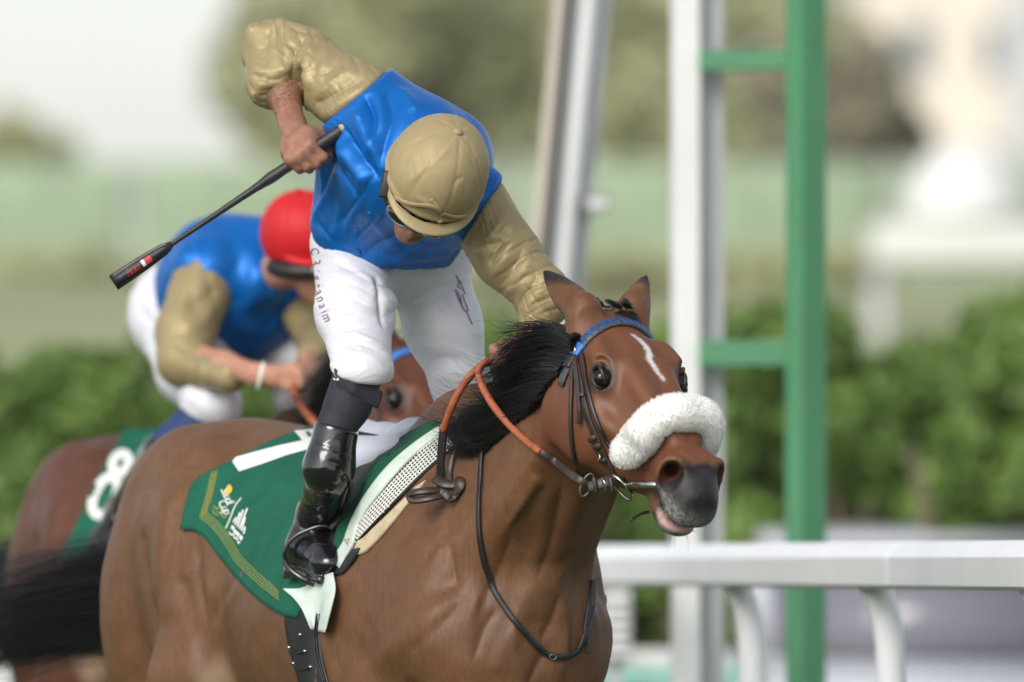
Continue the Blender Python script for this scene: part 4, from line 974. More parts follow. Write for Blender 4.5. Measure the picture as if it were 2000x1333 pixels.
for pl, w in (([(850, 936, 24.26), (868, 947, 24.235), (890, 948, 24.235), (898, 938, 24.25), (900, 955, 24.25), (880, 966, 24.23), (858, 958, 24.24)], .020),
              ([(862, 960, 24.24), (838, 960, 24.23), (812, 963, 24.235), (800, 968, 24.25), (806, 979, 24.24), (838, 975, 24.225), (868, 968, 24.235)], .016),
              ([(868, 962, 24.225), (880, 976, 24.22), (892, 966, 24.23), (900, 950, 24.25)], .018)):
    free_strap('knot', pl, w, M_leather, rein, .006, 5, (-.25, -.8, .5))
# neck strap hanging round the base of the neck
nstrap = thing('neck_strap', 'thin black leather neck strap looping down across the bay horse\'s chest', 'neck strap', tuple(P(1000, 1200, 24.1)))
pth, nr = surf_path([(951, 862), (945, 890), (942, 950), (939, 1010), (942, 1060), (950, 1110), (966, 1155), (992, 1195), (1022, 1235), (1050, 1265), (1080, 1282), (1108, 1281), (1130, 1268)], .006, 8)
tail_ = np.array([P(1142, 1246, pth[-1][1] - .004), P(1152, 1215, pth[-1][1] + .02), P(1158, 1180, pth[-1][1] + .05), P(1161, 1135, pth[-1][1] + .10)])
pth = np.concatenate([pth, catmull(tail_, 4)]); nr = np.concatenate([nr, np.tile(unit((.5, -.85, .1)), (len(catmull(tail_, 4)), 1))])
link('strap', strap(smooth_path(pth, 3), nr, .0125, .004, 'strap'), nstrap, M_black_leather)
free_strap('strap_tail', [(1157, 1135, pth[-1][1] - .02), (1150, 1190, pth[-1][1] - .05), (1143, 1235, pth[-1][1] - .09), (1146, 1262, pth[-1][1] - .09), (1150, 1276, pth[-1][1] - .09)], .011, M_black_leather, nstrap, .004, 6, (.5, -.85, .1))
link('ring', tube([P(1080, 1284, pth[40][1] - .012) + np.array([.007 * math.cos(t), 0, .006 * math.sin(t)]) for t in np.linspace(0, 2 * math.pi, 13)[:-1]], .0018, 6, 'ring', closed=True), nstrap, M_dark_steel)
# ------------------------------------------------------------------ mane, forelock, tail
rng = np.random.default_rng(11)
def mane_depth(x, y):
    d = np.interp(x, [860, 950, 1040, 1120], [24.42, 24.24, 24.06, 23.93]); h_, _ = hit(x, y, BODY)
    return min(d, h_[1] - .004) if h_ is not None else d
def strands(guides, count, width, jit_px, wav, npt=12, seed=1, dj=.03, lift=.0, lens=(.6, 1.0)):
    """guides: list of pixel polylines (x, y); hairs are blended between neighbouring guides"""
    rg = np.random.default_rng(seed); G = []
    for g in guides:
        c = catmull([(x, y, 0) for x, y in g], 8)[:, :2]; s_ = np.concatenate([[0], np.cumsum(np.linalg.norm(np.diff(c, axis=0), axis=1))]); q = np.linspace(0, s_[-1], npt)
        c = np.stack([np.interp(q, s_, c[:, 0]), np.interp(q, s_, c[:, 1])], 1)
        dep = np.array([mane_depth(*p) for p in c]); G.append((c, smooth_path(dep[:, None], 3)[:, 0]))
    out = []; nc = max(6, count // 26); ct = rg.uniform(0, len(G) - 1, nc); co = rg.normal(0, jit_px * 1.5, (nc, 2)); cw = rg.uniform(0, 6.28, (nc, 2)); cl = rg.uniform(.75, 1.1, nc)
    for _ in range(count):
        kc = rg.integers(nc); t = float(np.clip(ct[kc] + rg.normal(0, .14), 0, len(G) - 1 - 1e-6)); i = int(min(len(G) - 2, t)); f = t - i
        c = G[i][0] * (1 - f) + G[i + 1][0] * f; d = G[i][1] * (1 - f) + G[i + 1][1] * f
        k = np.linspace(0, 1, npt); ln = rg.uniform(*lens) * cl[kc]; kk = k * ln
        c = np.stack([np.interp(kk, k, c[:, j]) for j in (0, 1)], 1); d = np.interp(kk, k, d)
        ph = rg.uniform(0, 6.28, 2); fr = rg.uniform(3, 7); am = wav * rg.uniform(.3, 1.3)
        c = c + (co[kc] + rg.normal(0, jit_px * .45, 2)) * (.25 + 1.0 * k[:, None] ** 1.3) + np.stack([np.sin(4 * k + cw[kc, 0]), np.cos(3.4 * k + cw[kc, 1])], 1) * (wav * 1.2 * k ** 1.4)[:, None] + np.stack([np.sin(fr * k + ph[0]), np.cos(fr * .8 * k + ph[1])], 1) * am * (k ** 1.5)[:, None]
        d = d + rg.uniform(-dj, .003) * (.3 + .7 * k) - lift * k
        out.append((np.array([P(c[j, 0], c[j, 1], d[j]) for j in range(npt)]), width * rg.uniform(.6, 1.3)))
    return out
MG = [[(1124, 655), (1085, 640), (1045, 645), (1010, 668), (985, 705), (962, 742)],
      [(1120, 690), (1080, 680), (1040, 700), (1005, 735), (968, 765), (925, 780)],
      [(1098, 724), (1060, 725), (1020, 750), (980, 785), (935, 802), (890, 800)],
      [(1062, 768), (1025, 775), (985, 798), (945, 822), (900, 830), (862, 822)],
      [(1027, 806), (990, 818), (955, 838), (915, 848), (875, 842)],
      [(987, 842), (955, 854), (925, 864), (895, 864), (870, 850)],
      [(948, 880), (922, 886), (900, 882), (882, 868)]]
hs = strands(MG, 420, .0034, 5, 5, seed=1, dj=.02, lens=(.5, .85)) + strands(MG, 2800, .0010, 9, 10, seed=2, dj=.05, lens=(.6, 1.05))
WISP = [[(1100, 640), (1060, 632), (1030, 622), (1018, 600), (1016, 575)], [(1090, 645), (1045, 640), (1010, 650), (992, 680), (985, 715)], [(1060, 690), (1010, 715), (975, 722), (945, 712), (925, 705)],
        [(1040, 740), (990, 775), (950, 790), (915, 780), (895, 770)], [(1020, 770), (960, 805), (920, 812), (885, 800), (868, 790)], [(1000, 810), (940, 838), (890, 835), (850, 822), (838, 818)]]
hs += strands(WISP, 420, .0008, 15, 16, seed=5, dj=.06, lens=(.6, 1.1))
link('mane', ribbons(hs, 'mane'), horse, M_mane)
FL = [[(1205, 606), (1192, 600), (1178, 594), (1164, 590)], [(1215, 603), (1205, 594), (1192, 587), (1180, 588)], [(1228, 602), (1222, 592), (1213, 585), (1206, 583)], [(1238, 604), (1234, 597), (1228, 591), (1222, 588)]]
def mane_depth(x, y): return 23.90
fl = strands(FL, 170, .0012, 3, 3, npt=7, seed=7, dj=.05, lens=(.5, 1.05))
def mane_depth(x, y):
    h_, _ = hit(x, y, BODY); return (h_[1] - .012) if h_ is not None else 23.85
fl += strands([[(1200, 612), (1220, 612), (1238, 618), (1246, 632)], [(1215, 606), (1232, 608), (1244, 618), (1250, 634)]], 120, .0012, 2.5, 2, npt=7, seed=8, dj=.012)
link('forelock', ribbons(fl, 'forelock'), horse, M_mane)
def tail_hair(seed, n1=200, n2=2600):
    rg = np.random.default_rng(seed); out = []
    dock = np.array([-1.45, .0, 1.38]); base = np.array([[-1.44, 0, 1.32], [-1.50, .0, 1.24], [-1.63, .03, 1.19], [-1.88, .10, 1.16], [-2.25, .18, 1.11], [-2.65, .24, 1.13]])
    cl = catmull(base, 6); s_ = np.linspace(0, 1, len(cl))
    nc = 46; cr = np.sqrt(rg.uniform(0, 1, nc)); cg = rg.uniform(0, 6.283, nc); cf = rg.uniform(3, 7, nc); cp = rg.uniform(0, 6.283, nc)
    for i in range(n1 + n2):
        th = i < n1; kc = rg.integers(nc); k = np.linspace(0, 1, 12); ln = rg.uniform(.55, 1.0); c = np.stack([np.interp(k * ln, s_, cl[:, j]) for j in range(3)], 1)
        r = cr[kc] + rg.normal(0, .10); g = cg[kc] + rg.normal(0, .25); sp = (.02 + .080 * smoothstep(0, .45, k * ln)) * (1.0 if th else 1.22); fr = rg.uniform(2, 8); ph = rg.uniform(0, 6.28)
        c[:, 1] += r * math.cos(g) * sp * .7; c[:, 2] += r * math.sin(g) * sp + .030 * k ** 1.3 * np.sin(cf[kc] * k + cp[kc]) + (.008 if th else .028) * k * np.sin(fr * k + ph); c[:, 1] += .022 * k * np.cos(fr * k + ph)
        out.append((np.array([H(*q) for q in c]), (.0045 if th else .0011) * rg.uniform(.6, 1.3)))
    return ribbons(out, 'tail')
me_tail = tail_hair(3)
link('tail', me_tail, horse, M_mane)
# whiskers on muzzle and chin
wk = []
for _ in range(150):
    a_ = rng.uniform(.50, .60); g_ = rng.choice([-1, 1]) * rng.uniform(110, 178); p_, n_ = headhit(a_, g_, 0)
    d_ = unit(n_ + HA * rng.uniform(-.3, .9) + rng.normal(0, .3, 3)); ln = rng.uniform(.012, .045)
    wk.append((np.array([p_, p_ + d_ * ln * .5, p_ + d_ * ln + np.array([0, 0, -.2 * ln])]), .00035))
link('whiskers', ribbons(wk, 'whiskers'), horse, vary('whisker_hair', (.12, .11, .10), .5))
# ------------------------------------------------------------------ clothing materials
def satin(name, base, dark, rough=.45, fold=.5, rot=(.4, .2, .9), sc=(1, 1, .35), spec=.3, met=.12):
    M = Mat(name, base, rough, Specular_IOR_Level=spec, Anisotropic=.4, Metallic=met)
    crease = M.noise(24, 2, .5, vec=M.coord(sc, rot), dist=.5, typ='RIDGED_MULTIFRACTAL'); soft = M.noise(13, 3, .5, vec=M.coord(sc, rot), dist=.4); w2 = M.noise(60, 4, .6)
    M.color(M.mix(M.math('MULTIPLY', M.ramp(w2, [(.35, (0, 0, 0)), (.75, (1, 1, 1))]), .25), base, dark))
    prev = M.bump(soft, fold, .007)
    for h_, st, ds in ((crease, fold * .7, .0024), (w2, .12, .002), (M.noise(1300, 2), .10, .0008)):
        b2 = M.n('ShaderNodeBump'); b2.inputs['Strength'].default_value = st; b2.inputs['Distance'].default_value = ds; M.l(h_, b2.inputs['Height']); M.l(prev, b2.inputs['Normal']); prev = b2.outputs[0]
    M.l(prev, M.b.inputs['Normal']); M.rough(M.ramp(soft, [(.3, (rough * .85,) * 3), (.7, (rough * 1.25,) * 3)]))
    return M.m
M_blue = satin('blue_silk', (.001, .120, .43), (.0005, .075, .31), .40, .5, (.1, .35, .2), (1, 1, .35), met=.3)
M_gold = satin('gold_silk', (.31, .25, .13), (.21, .165, .078), .44, .5, (0, .9, 0), (1, 1, .35), met=.2)
M_cap = satin('gold_cap_silk', (.335, .265, .14), (.265, .21, .105), .5, .3, (0, .5, 0), (1, 1, 1))
M_red = satin('red_cap_silk', (.50, .012, .016), (.36, .008, .010), .55, .3, met=.05)
def breeches_mat():
    M = Mat('white_breeches', (.62, .63, .68), .5)
    wv = M.noise(11, 5, .6, vec=M.coord((1, 1, 2.0), (.2, .3, .5)), dist=1.0); fine = M.noise(700, 2)
    M.color(M.ramp(wv, [(.2, (.58, .59, .65)), (.7, (.66, .66, .70))])); b = M.bump(wv, .30, .014)
    b2 = M.n('ShaderNodeBump'); b2.inputs['Strength'].default_value = .08; b2.inputs['Distance'].default_value = .001; M.l(fine, b2.inputs['Height']); M.l(b, b2.inputs['Normal']); M.l(b2.outputs[0], M.b.inputs['Normal'])
    return M.m
M_breech = breeches_mat()
def skin_mat(name, base, dark):
    M = Mat(name, base, .5, Subsurface_Weight=.12, Subsurface_Radius=(.012, .005, .003), Specular_IOR_Level=.4)
    n1 = M.noise(45, 5, .6); hair = M.noise(260, 3, .7, vec=M.coord((.35, 1, 1), (0, .5, 0)))
    c = M.ramp(n1, [(.3, dark), (.7, base)]); c = M.mix(M.math('MULTIPLY', M.attr('hair'), M.ramp(hair, [(.48, (0, 0, 0)), (.62, (1, 1, 1))])), c, (.035, .018, .012))
    M.color(c); M.bump(M.noise(140, 4), .25, .002); return M.m
M_skin = skin_mat('tanned_skin', (.33, .165, .11), (.22, .10, .065))
M_skin2 = skin_mat('fair_skin', (.45, .24, .16), (.38, .18, .12))
M_sock = vary('black_sock_knit', (.013, .016, .024), .75, .3, 90, .3, 500, .001)
M_navy = vary('navy_sock_knit', (.010, .030, .12), .7, .2, 90, .2, 500, .001)
def patent():
    M = Mat('black_patent_boot', (.006, .006, .008), .12, Coat_Weight=.6, Coat_Roughness=.06)
    M.bump(M.noise(16, 4, .55, dist=.8), .35, .012); d = M.ramp(M.noise(170, 4, .7), [(.66, (0, 0, 0)), (.72, (1, 1, 1))])
    M.color(M.mix(M.math('MULTIPLY', d, .6), (.006, .006, .008), (.10, .065, .035))); return M.m
M_boot = patent()
M_goggle = vary('black_goggle_band', (.010, .010, .011), .45, .2, 60)
M_lens = Mat('goggle_lens', (.006, .007, .009), .04, Coat_Weight=1.0).m
M_rim = vary('grey_lens_rim', (.22, .23, .26), .25, .1, 60)

def to_mesh(name, VQ, parent, mat, folds=None, smooth_n=0, cloth=None):
    V, Q = VQ
    if folds: V = press(V, Q, folds)
    if cloth:
        for al, fa, fl, amp, seed, *mask in cloth:
            d = fold_disp(V, al, fa, fl, amp, seed)
            if mask: d = d * mask[0](V)
            V = V + normals(V, Q) * d[:, None]
    for _ in range(smooth_n): V = lap(V, Q, .5)
    return link(name, mesh_np(name, V, Q), parent, mat)
def plane3(a, b, c, towards):
    a, b, c = map(np.asarray, (a, b, c)); n = unit(np.cross(b - a, c - a)); return a, (n if n @ (np.asarray(towards) - a) > 0 else -n)
def fbox(pts, pad=.14, st=.005):
    pts = np.array(pts); return Field.around(pts.min(0) - pad, pts.max(0) + pad, st)
def fist(F, knuckles, mids, tips, rad, k=.006):
    for a, b, c in zip(knuckles, mids, tips):
        b2 = (np.asarray(b) + np.asarray(c)) / 2; F.chain([a, b, c], [rad * 1.08, rad, rad * .85], k=k)

# ------------------------------------------------------------------ the jockey standing in the stirrups with raised whip arm
def dhit(x, y, off): h_, _ = hit(x, y, BODY); return h_[1] - off
PEL = P(768, 468, 24.90); RHIP = P(690, 480, 24.84); LHIP = P(838, 495, 24.97); RKN = P(704, 735, 24.46); LKN = P(902, 768, 24.93)
RSH = P(698, 196, 24.60); LSH = P(926, 400, 24.44); CH = P(800, 320, 24.54); NECK = P(826, 300, 24.42); HEAD = P(840, 352, 24.27)
REL = P(530, 102, 24.78); RWR = P(572, 246, 24.60); LEL = P(1075, 585, 24.36); LWR = P(1030, 668, 24.33)
dank = dhit(640, 1010, .055); RANK = P(612, 1012, dank); RBT = P(656, 836, 24.46); RHEEL = P(583, 1082, dank + .02); RTOE = P(640, 1098, dank - .10)
LANK = H(-.12, -.33, 1.22)
# helmet frame
HU = unit((.36, -.66, .66)); HFWD = np.array([-.25, -.62, -.74]); HFWD = unit(HFWD - HU * (HFWD @ HU)); HLAT = np.cross(HU, HFWD)
HC = P(853, 338, 24.24)
def hm(l, f, u): return HC + HLAT * l + HFWD * f + HU * u

jockey = thing('person', 'jockey in blue silks and gold cap standing in the stirrups with whip arm raised', 'person', tuple(RHEEL))
def body_mesh():
    pts = np.array([PEL, RHIP, LHIP, RKN, LKN, RSH, LSH, HEAD, REL, RWR, LEL, LWR, RANK, RTOE, LANK, hm(0, .1, -.12)])
    lo, hi = pts.min(0) - .09, pts.max(0) + .09
    hx = P(560, 0, 24.6)[0] - .03, P(650, 0, 24.6)[0] + .02; hz = P(0, 345, 24.6)[2], P(0, 230, 24.6)[2]
    F = Field(axis_pts((lo[0], hx[0], .006), (hx[0], hx[1], .0034), (hx[1], hi[0], .006)), axis_pts((lo[1], 24.45, .007), (24.45, 24.64, .0038), (24.64, hi[1], .008)), axis_pts((lo[2], hz[0], .006), (hz[0], hz[1], .0034), (hz[1], hi[2], .006)))
    F.ell(PEL, (.11, .09, .09), k=.04); F.ell(CH, (.10, .10, .10), k=.05); F.cone(PEL, CH, .08, .085, k=.05); F.cone(RSH, LSH, .042, .042, k=.05)
    F.cone(RHIP, RKN, .055, .040, k=.03); F.cone(LHIP, LKN, .055, .042, k=.03); F.cone(RKN, RANK, .036, .022, k=.02); F.cone(LKN, LANK, .043, .026, k=.02)
    F.chain([RANK, (RHEEL + RTOE) / 2, RTOE], [.022, .016, .012], k=.02); F.cone(LANK, LANK + HF * .14 - HZ * .04, .028, .022, k=.02)
    F.cone(RSH, REL, .045, .038, k=.03); F.cone(LSH, LEL, .045, .038, k=.03)
    FA = REL * .45 + RWR * .55
    F.chain([REL, FA, RWR], [.038, .0365, .0265], k=.02); F.chain([LEL, LWR], [.036, .026], k=.02)
    F.cone(CH * .4 + NECK * .6, hm(0, -.03, -.10), .046, .052, k=.03)
    # head below the cap: skull, jaw, nose, cheek, ear
    F.ell(hm(0, 0, .0), (.078, .098, .10), ax=[HLAT, HFWD, HU], k=.02); F.ell(hm(0, .022, -.085), (.058, .060, .075), ax=[HLAT, HFWD, HU], k=.03)
    F.ell(hm(0, .048, -.145), (.028, .026, .024), ax=[HLAT, HFWD, HU], k=.02)                       # chin
    F.cone(hm(0, .082, -.045), hm(0, .110, -.088), .010, .0125, k=.012); F.ell(hm(.011, .098, -.090), (.011, .012, .009), ax=[HLAT, HFWD, HU], k=.008); F.ell(hm(-.011, .098, -.090), (.011, .012, .009), ax=[HLAT, HFWD, HU], k=.008)
    F.chain([hm(-.022, .074, -.122), hm(0, .083, -.119), hm(.022, .074, -.122)], [.006, .008, .006], k=.008); F.chain([hm(-.020, .073, -.131), hm(0, .081, -.133), hm(.020, .073, -.131)], [.006, .008, .006], k=.008)
    F.chain([hm(-.026, .078, -.1265), hm(0, .091, -.1265), hm(.026, .078, -.1265)], [.0014, .002, .0014], k=.004, mode='c')
    for s in (-1, 1):
        F.ell(hm(.045 * s, .070, -.075), (.022, .020, .020), ax=[HLAT, HFWD, HU], k=.02); F.ell(hm(.036 * s, .090, -.040), (.016, .012, .012), ax=[HLAT, HFWD, HU], k=.01, mode='c')
        F.ell(hm(.080 * s, -.012, -.065), (.010, .022, .032), ax=[HLAT, HFWD, HU], k=.008)
    # whip hand: palm, four fingers over the handle, thumb
    d = 24.53
    F.chain([RWR, P(588, 278, 24.545), P(596, 292, 24.535)], [.0265, .029, .026], k=.02); F.cone(P(578, 292, 24.55), P(608, 276, 24.53), .022, .022, k=.02); F.cone(P(566, 300, 24.55), P(575, 262, 24.58), .020, .022, k=.02)
    KN = [P(606, 284, d - .028), P(593, 297, d - .030), P(580, 307, d - .028), P(566, 313, d - .022)]
    MD = [P(632, 307, d - .022), P(618, 319, d - .026), P(600, 326, d - .024), P(582, 328, d - .018)]
    TP = [P(622, 300, d + .024), P(606, 312, d + .024), P(590, 318, d + .024), P(574, 322, d + .022)]
    M2 = [P(636, 309, d + .004), P(622, 322, d + .004), P(604, 330, d + .004), P(586, 332, d + .006)]
    for a, b, c, e, r in zip(KN, MD, M2, TP, (.0108, .0112, .0106, .0095)): F.chain([a, b, c, e], [r * 1.05, r, r * .95, r * .85], k=.005)
    for a, p0 in zip(KN, (P(600, 270, d), P(590, 278, d), P(580, 286, d), P(570, 292, d + .01))): F.cone(p0, a, .020, .0125, k=.012)
    F.chain([P(600, 262, d + .01), P(622, 262, d + .022), P(640, 280, d + .020), P(643, 304, d + .012)], [.018, .0145, .012, .0095], k=.012)
    # rein hand at the crest
    lh = P(992, 690, 24.27); F.chain([LWR, lh], [.026, .030], k=.02)
    for i, (dx, dy) in enumerate(((-28, -10), (-24, 2), (-18, 13), (-10, 22))):
        a = P(1000 + dx * .35, 684 + dy, 24.24); b = P(978 + dx * .5, 690 + dy, 24.20); c = P(985 + dx * .2, 702 + dy * .8, 24.19)
        F.chain([a, b, c], [.012, .0105, .009], k=.005)
    F.chain([P(1000, 676, 24.26), P(985, 678, 24.23), P(968, 688, 24.22)], [.014, .0125, .010], k=.01)
    return F.mesh()
bV, bQ = body_mesh(); bQ = bQ
me_jb = mesh_np('body', bV, bQ)
attr(me_jb, 'hair', ((1 - smoothstep(.03, .13, np.linalg.norm(bV - (REL * .4 + RWR * .6), axis=1))) * .8))
jbody = link('body', me_jb, jockey, M_skin)

# ---- silks
def jersey():
    F = fbox([PEL, RSH, LSH, CH, P(600, 450, 24.85), P(905, 500, 24.6)], .15, .0043)
    F.cone(RSH, CH, .088, .12, k=.06); F.cone(LSH, CH, .072, .12, k=.06); F.cone(RSH, P(700, 440, 24.84), .082, .100, k=.07)
    F.cone(LSH, P(850, 455, 24.88), .070, .105, k=.07); F.cone(CH, P(768, 462, 24.80), .135, .135, k=.07); F.ell(P(745, 455, 24.76), (.135, .10, .085), k=.06)
    F.cone(P(735, 250, 24.60), P(880, 300, 24.62), .09, .09, k=.06)                                   # upper back
    F.ell(P(800, 460, 24.78), (.125, .10, .075), k=.06)
    n, t = plane3(P(597, 438, 24.86), P(735, 534, 24.64), P(905, 496, 24.78), PEL + (PEL - CH) * 3); F.half(n, t)
    a, t = plane3(P(742, 152, 24.6), P(642, 236, 24.55), P(690, 190, 24.9), REL); F.half(a, t)
    a, t = plane3(P(968, 372, 24.40), P(908, 470, 24.38), P(938, 425, 24.7), LEL); F.half(a, t)
    return F.mesh()
JF = [([(700, 215), (715, 260), (745, 320)], .012, .007), ([(672, 250), (700, 300), (742, 350)], .012, -.008), ([(655, 265), (680, 310), (725, 370)], .014, .008), ([(640, 290), (665, 340), (700, 390)], .012, -.006), ([(712, 185), (730, 230), (725, 275)], .010, -.008), ([(880, 470), (800, 455), (735, 480), (690, 520)], .010, -.005), ([(625, 300), (632, 380), (610, 430)], .010, .005), ([(735, 170), (742, 215), (735, 262), (700, 330)], .012, .007), ([(755, 185), (765, 230), (750, 280), (742, 330)], .014, -.008), ([(700, 200), (690, 260), (660, 330), (625, 400)], .016, .006),
      ([(668, 240), (650, 320), (625, 400)], .010, -.006), ([(760, 300), (720, 350), (690, 420), (672, 480)], .014, .006), ([(740, 330), (700, 390), (660, 440)], .010, -.006), ([(800, 500), (760, 470), (730, 420), (745, 370)], .012, .005),
      ([(690, 505), (700, 470), (725, 440), (760, 400)], .005, .0035), ([(880, 480), (840, 500), (790, 505), (740, 515)], .014, .005), ([(900, 470), (850, 478), (800, 470)], .012, -.005), ([(640, 480), (660, 440), (665, 400)], .010, .004),
      ([(615, 430), (650, 470), (700, 505)], .008, -.004), ([(770, 170), (800, 195), (815, 220)], .012, .006), ([(640, 300), (665, 330), (690, 340)], .010, -.004), ([(770, 520), (800, 490), (860, 470)], .007, .004)]
JF = [(p_, w_ * 1.0, a_ * (1.9 if i_ < 5 else 1.35)) for i_, (p_, w_, a_) in enumerate(JF)]
def seam_(a, b, r0, r1):
    a, b = np.asarray(a), np.asarray(b); ab = b - a
    return lambda V: 1 - smoothstep(r0, r1, np.linalg.norm(V - a - np.clip(((V - a) @ ab) / (ab @ ab), 0, 1)[:, None] * ab, axis=1))
def near_(p, r0, r1, lo=.35): return lambda V: lo + (1 - lo) * (1 - smoothstep(r0, r1, np.linalg.norm(V - np.asarray(p), axis=1)))
jer = to_mesh('jersey', jersey(), jockey, M_blue, JF, 0, [((.62, .2, -.75), 72, 2.2, .0070, 3, near_(P(690, 300, 24.45), .10, .24, .25)), ((.55, .2, -.8), 230, 7, .0026, 41, seam_(P(742, 152, 24.55), P(642, 236, 24.5), .03, .10)), ((.25, .2, -.95), 210, 6, .0022, 42, seam_(P(600, 445, 24.8), P(735, 528, 24.62), .03, .09)), ((-.35, .2, -.9), 210, 6, .0022, 43, seam_(P(735, 528, 24.62), P(905, 490, 24.7), .03, .09)), ((.5, .2, -.85), 260, 5, .0012, 44)])
JER = bvh_of(jer.data)
for x, y in ((760, 404), (722, 418), (696, 452), (700, 494)):
    h_, m_ = hit(x, y, JER, .0005)
    if h_ is not None: link('button', uv_sphere(h_, (.0075, .0075, .0035), [unit(np.cross(m_, (0, 0, 1))), np.cross(unit(np.cross(m_, (0, 0, 1))), m_), m_], 'button', 14), jer, M_blue)
def sleeve_r():
    F = fbox([RSH, REL, RWR, P(545, 40, 24.7)], .12, .0036); E0 = P(538, 98, 24.77)
    F.cone(P(705, 200, 24.60), P(600, 135, 24.70), .084, .070, k=.04); F.cone(P(600, 135, 24.70), E0, .070, .062, k=.04)
    CU = REL * .42 + RWR * .58; F.cone(P(526, 100, 24.77), P(530, 160, 24.70), .060, .050, k=.025); F.cone(P(530, 160, 24.70), CU, .050, .036, k=.03)
    F.ell(P(535, 190, 24.665), (.046, .042, .030), k=.02); F.cone(P(495, 62, 24.74), P(515, 85, 24.74), .014, .03, k=.03); F.cone(P(548, 50, 24.72), P(600, 84, 24.70), .014, .03, k=.03)
    n, t = plane3(P(742, 152, 24.6), P(642, 236, 24.55), P(690, 190, 24.9), PEL); a = np.asarray(n); F.half(a - unit(t) * -.004, t)
    ax = unit(RWR - REL); F.half(CU + ax * .004, ax, lo=CU - .085, hi=CU + np.array([.040, .085, .07]))
    return F.mesh()
SF = [([(600, 70), (575, 100), (570, 150), (578, 190)], .012, -.010), ([(612, 82), (600, 130), (602, 180)], .012, .008), ([(740, 160), (690, 190), (640, 225), (625, 220)], .010, .005), ([(720, 150), (670, 175), (625, 200), (615, 195)], .008, -.005),
      ([(690, 135), (650, 160), (620, 190)], .008, .005), ([(660, 120), (640, 140), (605, 150)], .008, -.004), ([(545, 45), (560, 80), (555, 130)], .010, .007), ([(530, 50), (520, 90), (525, 130)], .010, -.005),
      ([(485, 80), (515, 100), (550, 95)], .008, .004), ([(483, 120), (510, 140), (560, 135)], .007, .005), ([(490, 140), (520, 158), (562, 150)], .006, -.004), ([(497, 160), (530, 168), (570, 160)], .006, .005), ([(640, 90), (630, 130), (615, 160)], .009, .005),
      ([(505, 185), (530, 182), (565, 170)], .004, -.004), ([(510, 194), (535, 188), (572, 176)], .004, .004)]
SF = [(p_, w_, a_ * (.75 if p_[0][0] < 580 else 1.15)) for p_, w_, a_ in SF]
sl_r = to_mesh('sleeve', sleeve_r(), jockey, M_gold, SF, 0, [((-.75, .1, .25), 75, 5, .0038, 4), ((.35, .3, -.9), 105, 6, .0034, 14), ((.95, .1, .2), 210, 9, .0022, 15, near_(P(535, 165, 24.7), .05, .12, .0)), ((-.8, .2, .55), 240, 7, .0026, 45, seam_(P(742, 152, 24.55), P(642, 236, 24.5), .03, .10)), ((.5, .2, -.85), 230, 6, .0026, 46, near_(P(585, 140, 24.65), .03, .09, .15)), ((.95, .1, .1), 300, 10, .0020, 47, near_(P(545, 185, 24.65), .03, .06, 0))])
def sleeve_l():
    F = fbox([LSH, LEL, LWR], .12, .0036)
    F.cone(P(926, 402, 24.43), P(990, 500, 24.39), .076, .068, k=.04); F.cone(P(990, 500, 24.39), P(1062, 578, 24.36), .066, .056, k=.03); F.cone(P(1066, 582, 24.36), P(1050, 628, 24.345), .052, .040, k=.03)
    n, t = plane3(P(968, 372, 24.40), P(908, 470, 24.38), P(938, 425, 24.7), CH); F.half(np.asarray(n) - unit(t) * -.004, t)
    return F.mesh()
SL = [([(960, 385), (985, 420), (1000, 460)], .010, .005), ([(990, 420), (960, 460), (935, 490), (925, 510)], .010, .006), ([(1000, 440), (975, 480), (950, 520)], .009, -.006), ([(1010, 460), (985, 505), (960, 545)], .009, .006),
      ([(1025, 480), (1000, 530), (975, 560)], .009, -.005), ([(1040, 500), (1010, 550), (990, 575)], .009, .006), ([(1055, 530), (1030, 570), (1010, 600)], .007, -.005), ([(1065, 560), (1040, 590), (1025, 615)], .007, .005), ([(920, 470), (950, 478), (985, 470)], .008, -.005), ([(945, 415), (930, 450), (920, 480)], .008, -.004)]
sl_l = to_mesh('sleeve', sleeve_l(), jockey, M_gold, SL, 0, [((-.85, .1, -.5), 95, 5, .0050, 5), ((.6, .2, -.75), 120, 6, .0028, 24), ((-.8, .1, -.55), 240, 6, .0020, 48), ((.3, .1, -.95), 230, 7, .0024, 49, seam_(P(968, 372, 24.36), P(908, 470, 24.34), .03, .08))])
# ---- breeches, socks, boots
def breeches():
    F = fbox([PEL, RHIP, LHIP, RKN, LKN], .13, .0045)
    F.ell(PEL, (.165, .15, .125), k=.06); F.cone(RHIP, P(694, 610, 24.64), .092, .080, k=.05); F.cone(P(694, 610, 24.64), P(706, 715, 24.48), .080, .064, k=.04); F.ell(P(708, 728, 24.46), (.062, .06, .045), k=.03)
    F.cone(P(828, 500, 24.93), P(866, 640, 24.92), .094, .079, k=.05); F.cone(P(866, 640, 24.92), P(902, 755, 24.91), .079, .058, k=.04); F.cone(P(902, 755, 24.91), LKN * .55 + LANK * .45, .060, .050, k=.04)
    a, t = plane3(P(652, 714, 24.5), P(742, 760, 24.5), P(690, 740, 24.35), RANK); F.half(P(698, 736, 24.46), unit((RANK - RKN) * .6 + t * .05 + np.array([.02, 0, -.10])), lo=(-9, 0, 0), hi=(P(762, 0, 24.5)[0], 24.66, 9))
    return F.mesh()
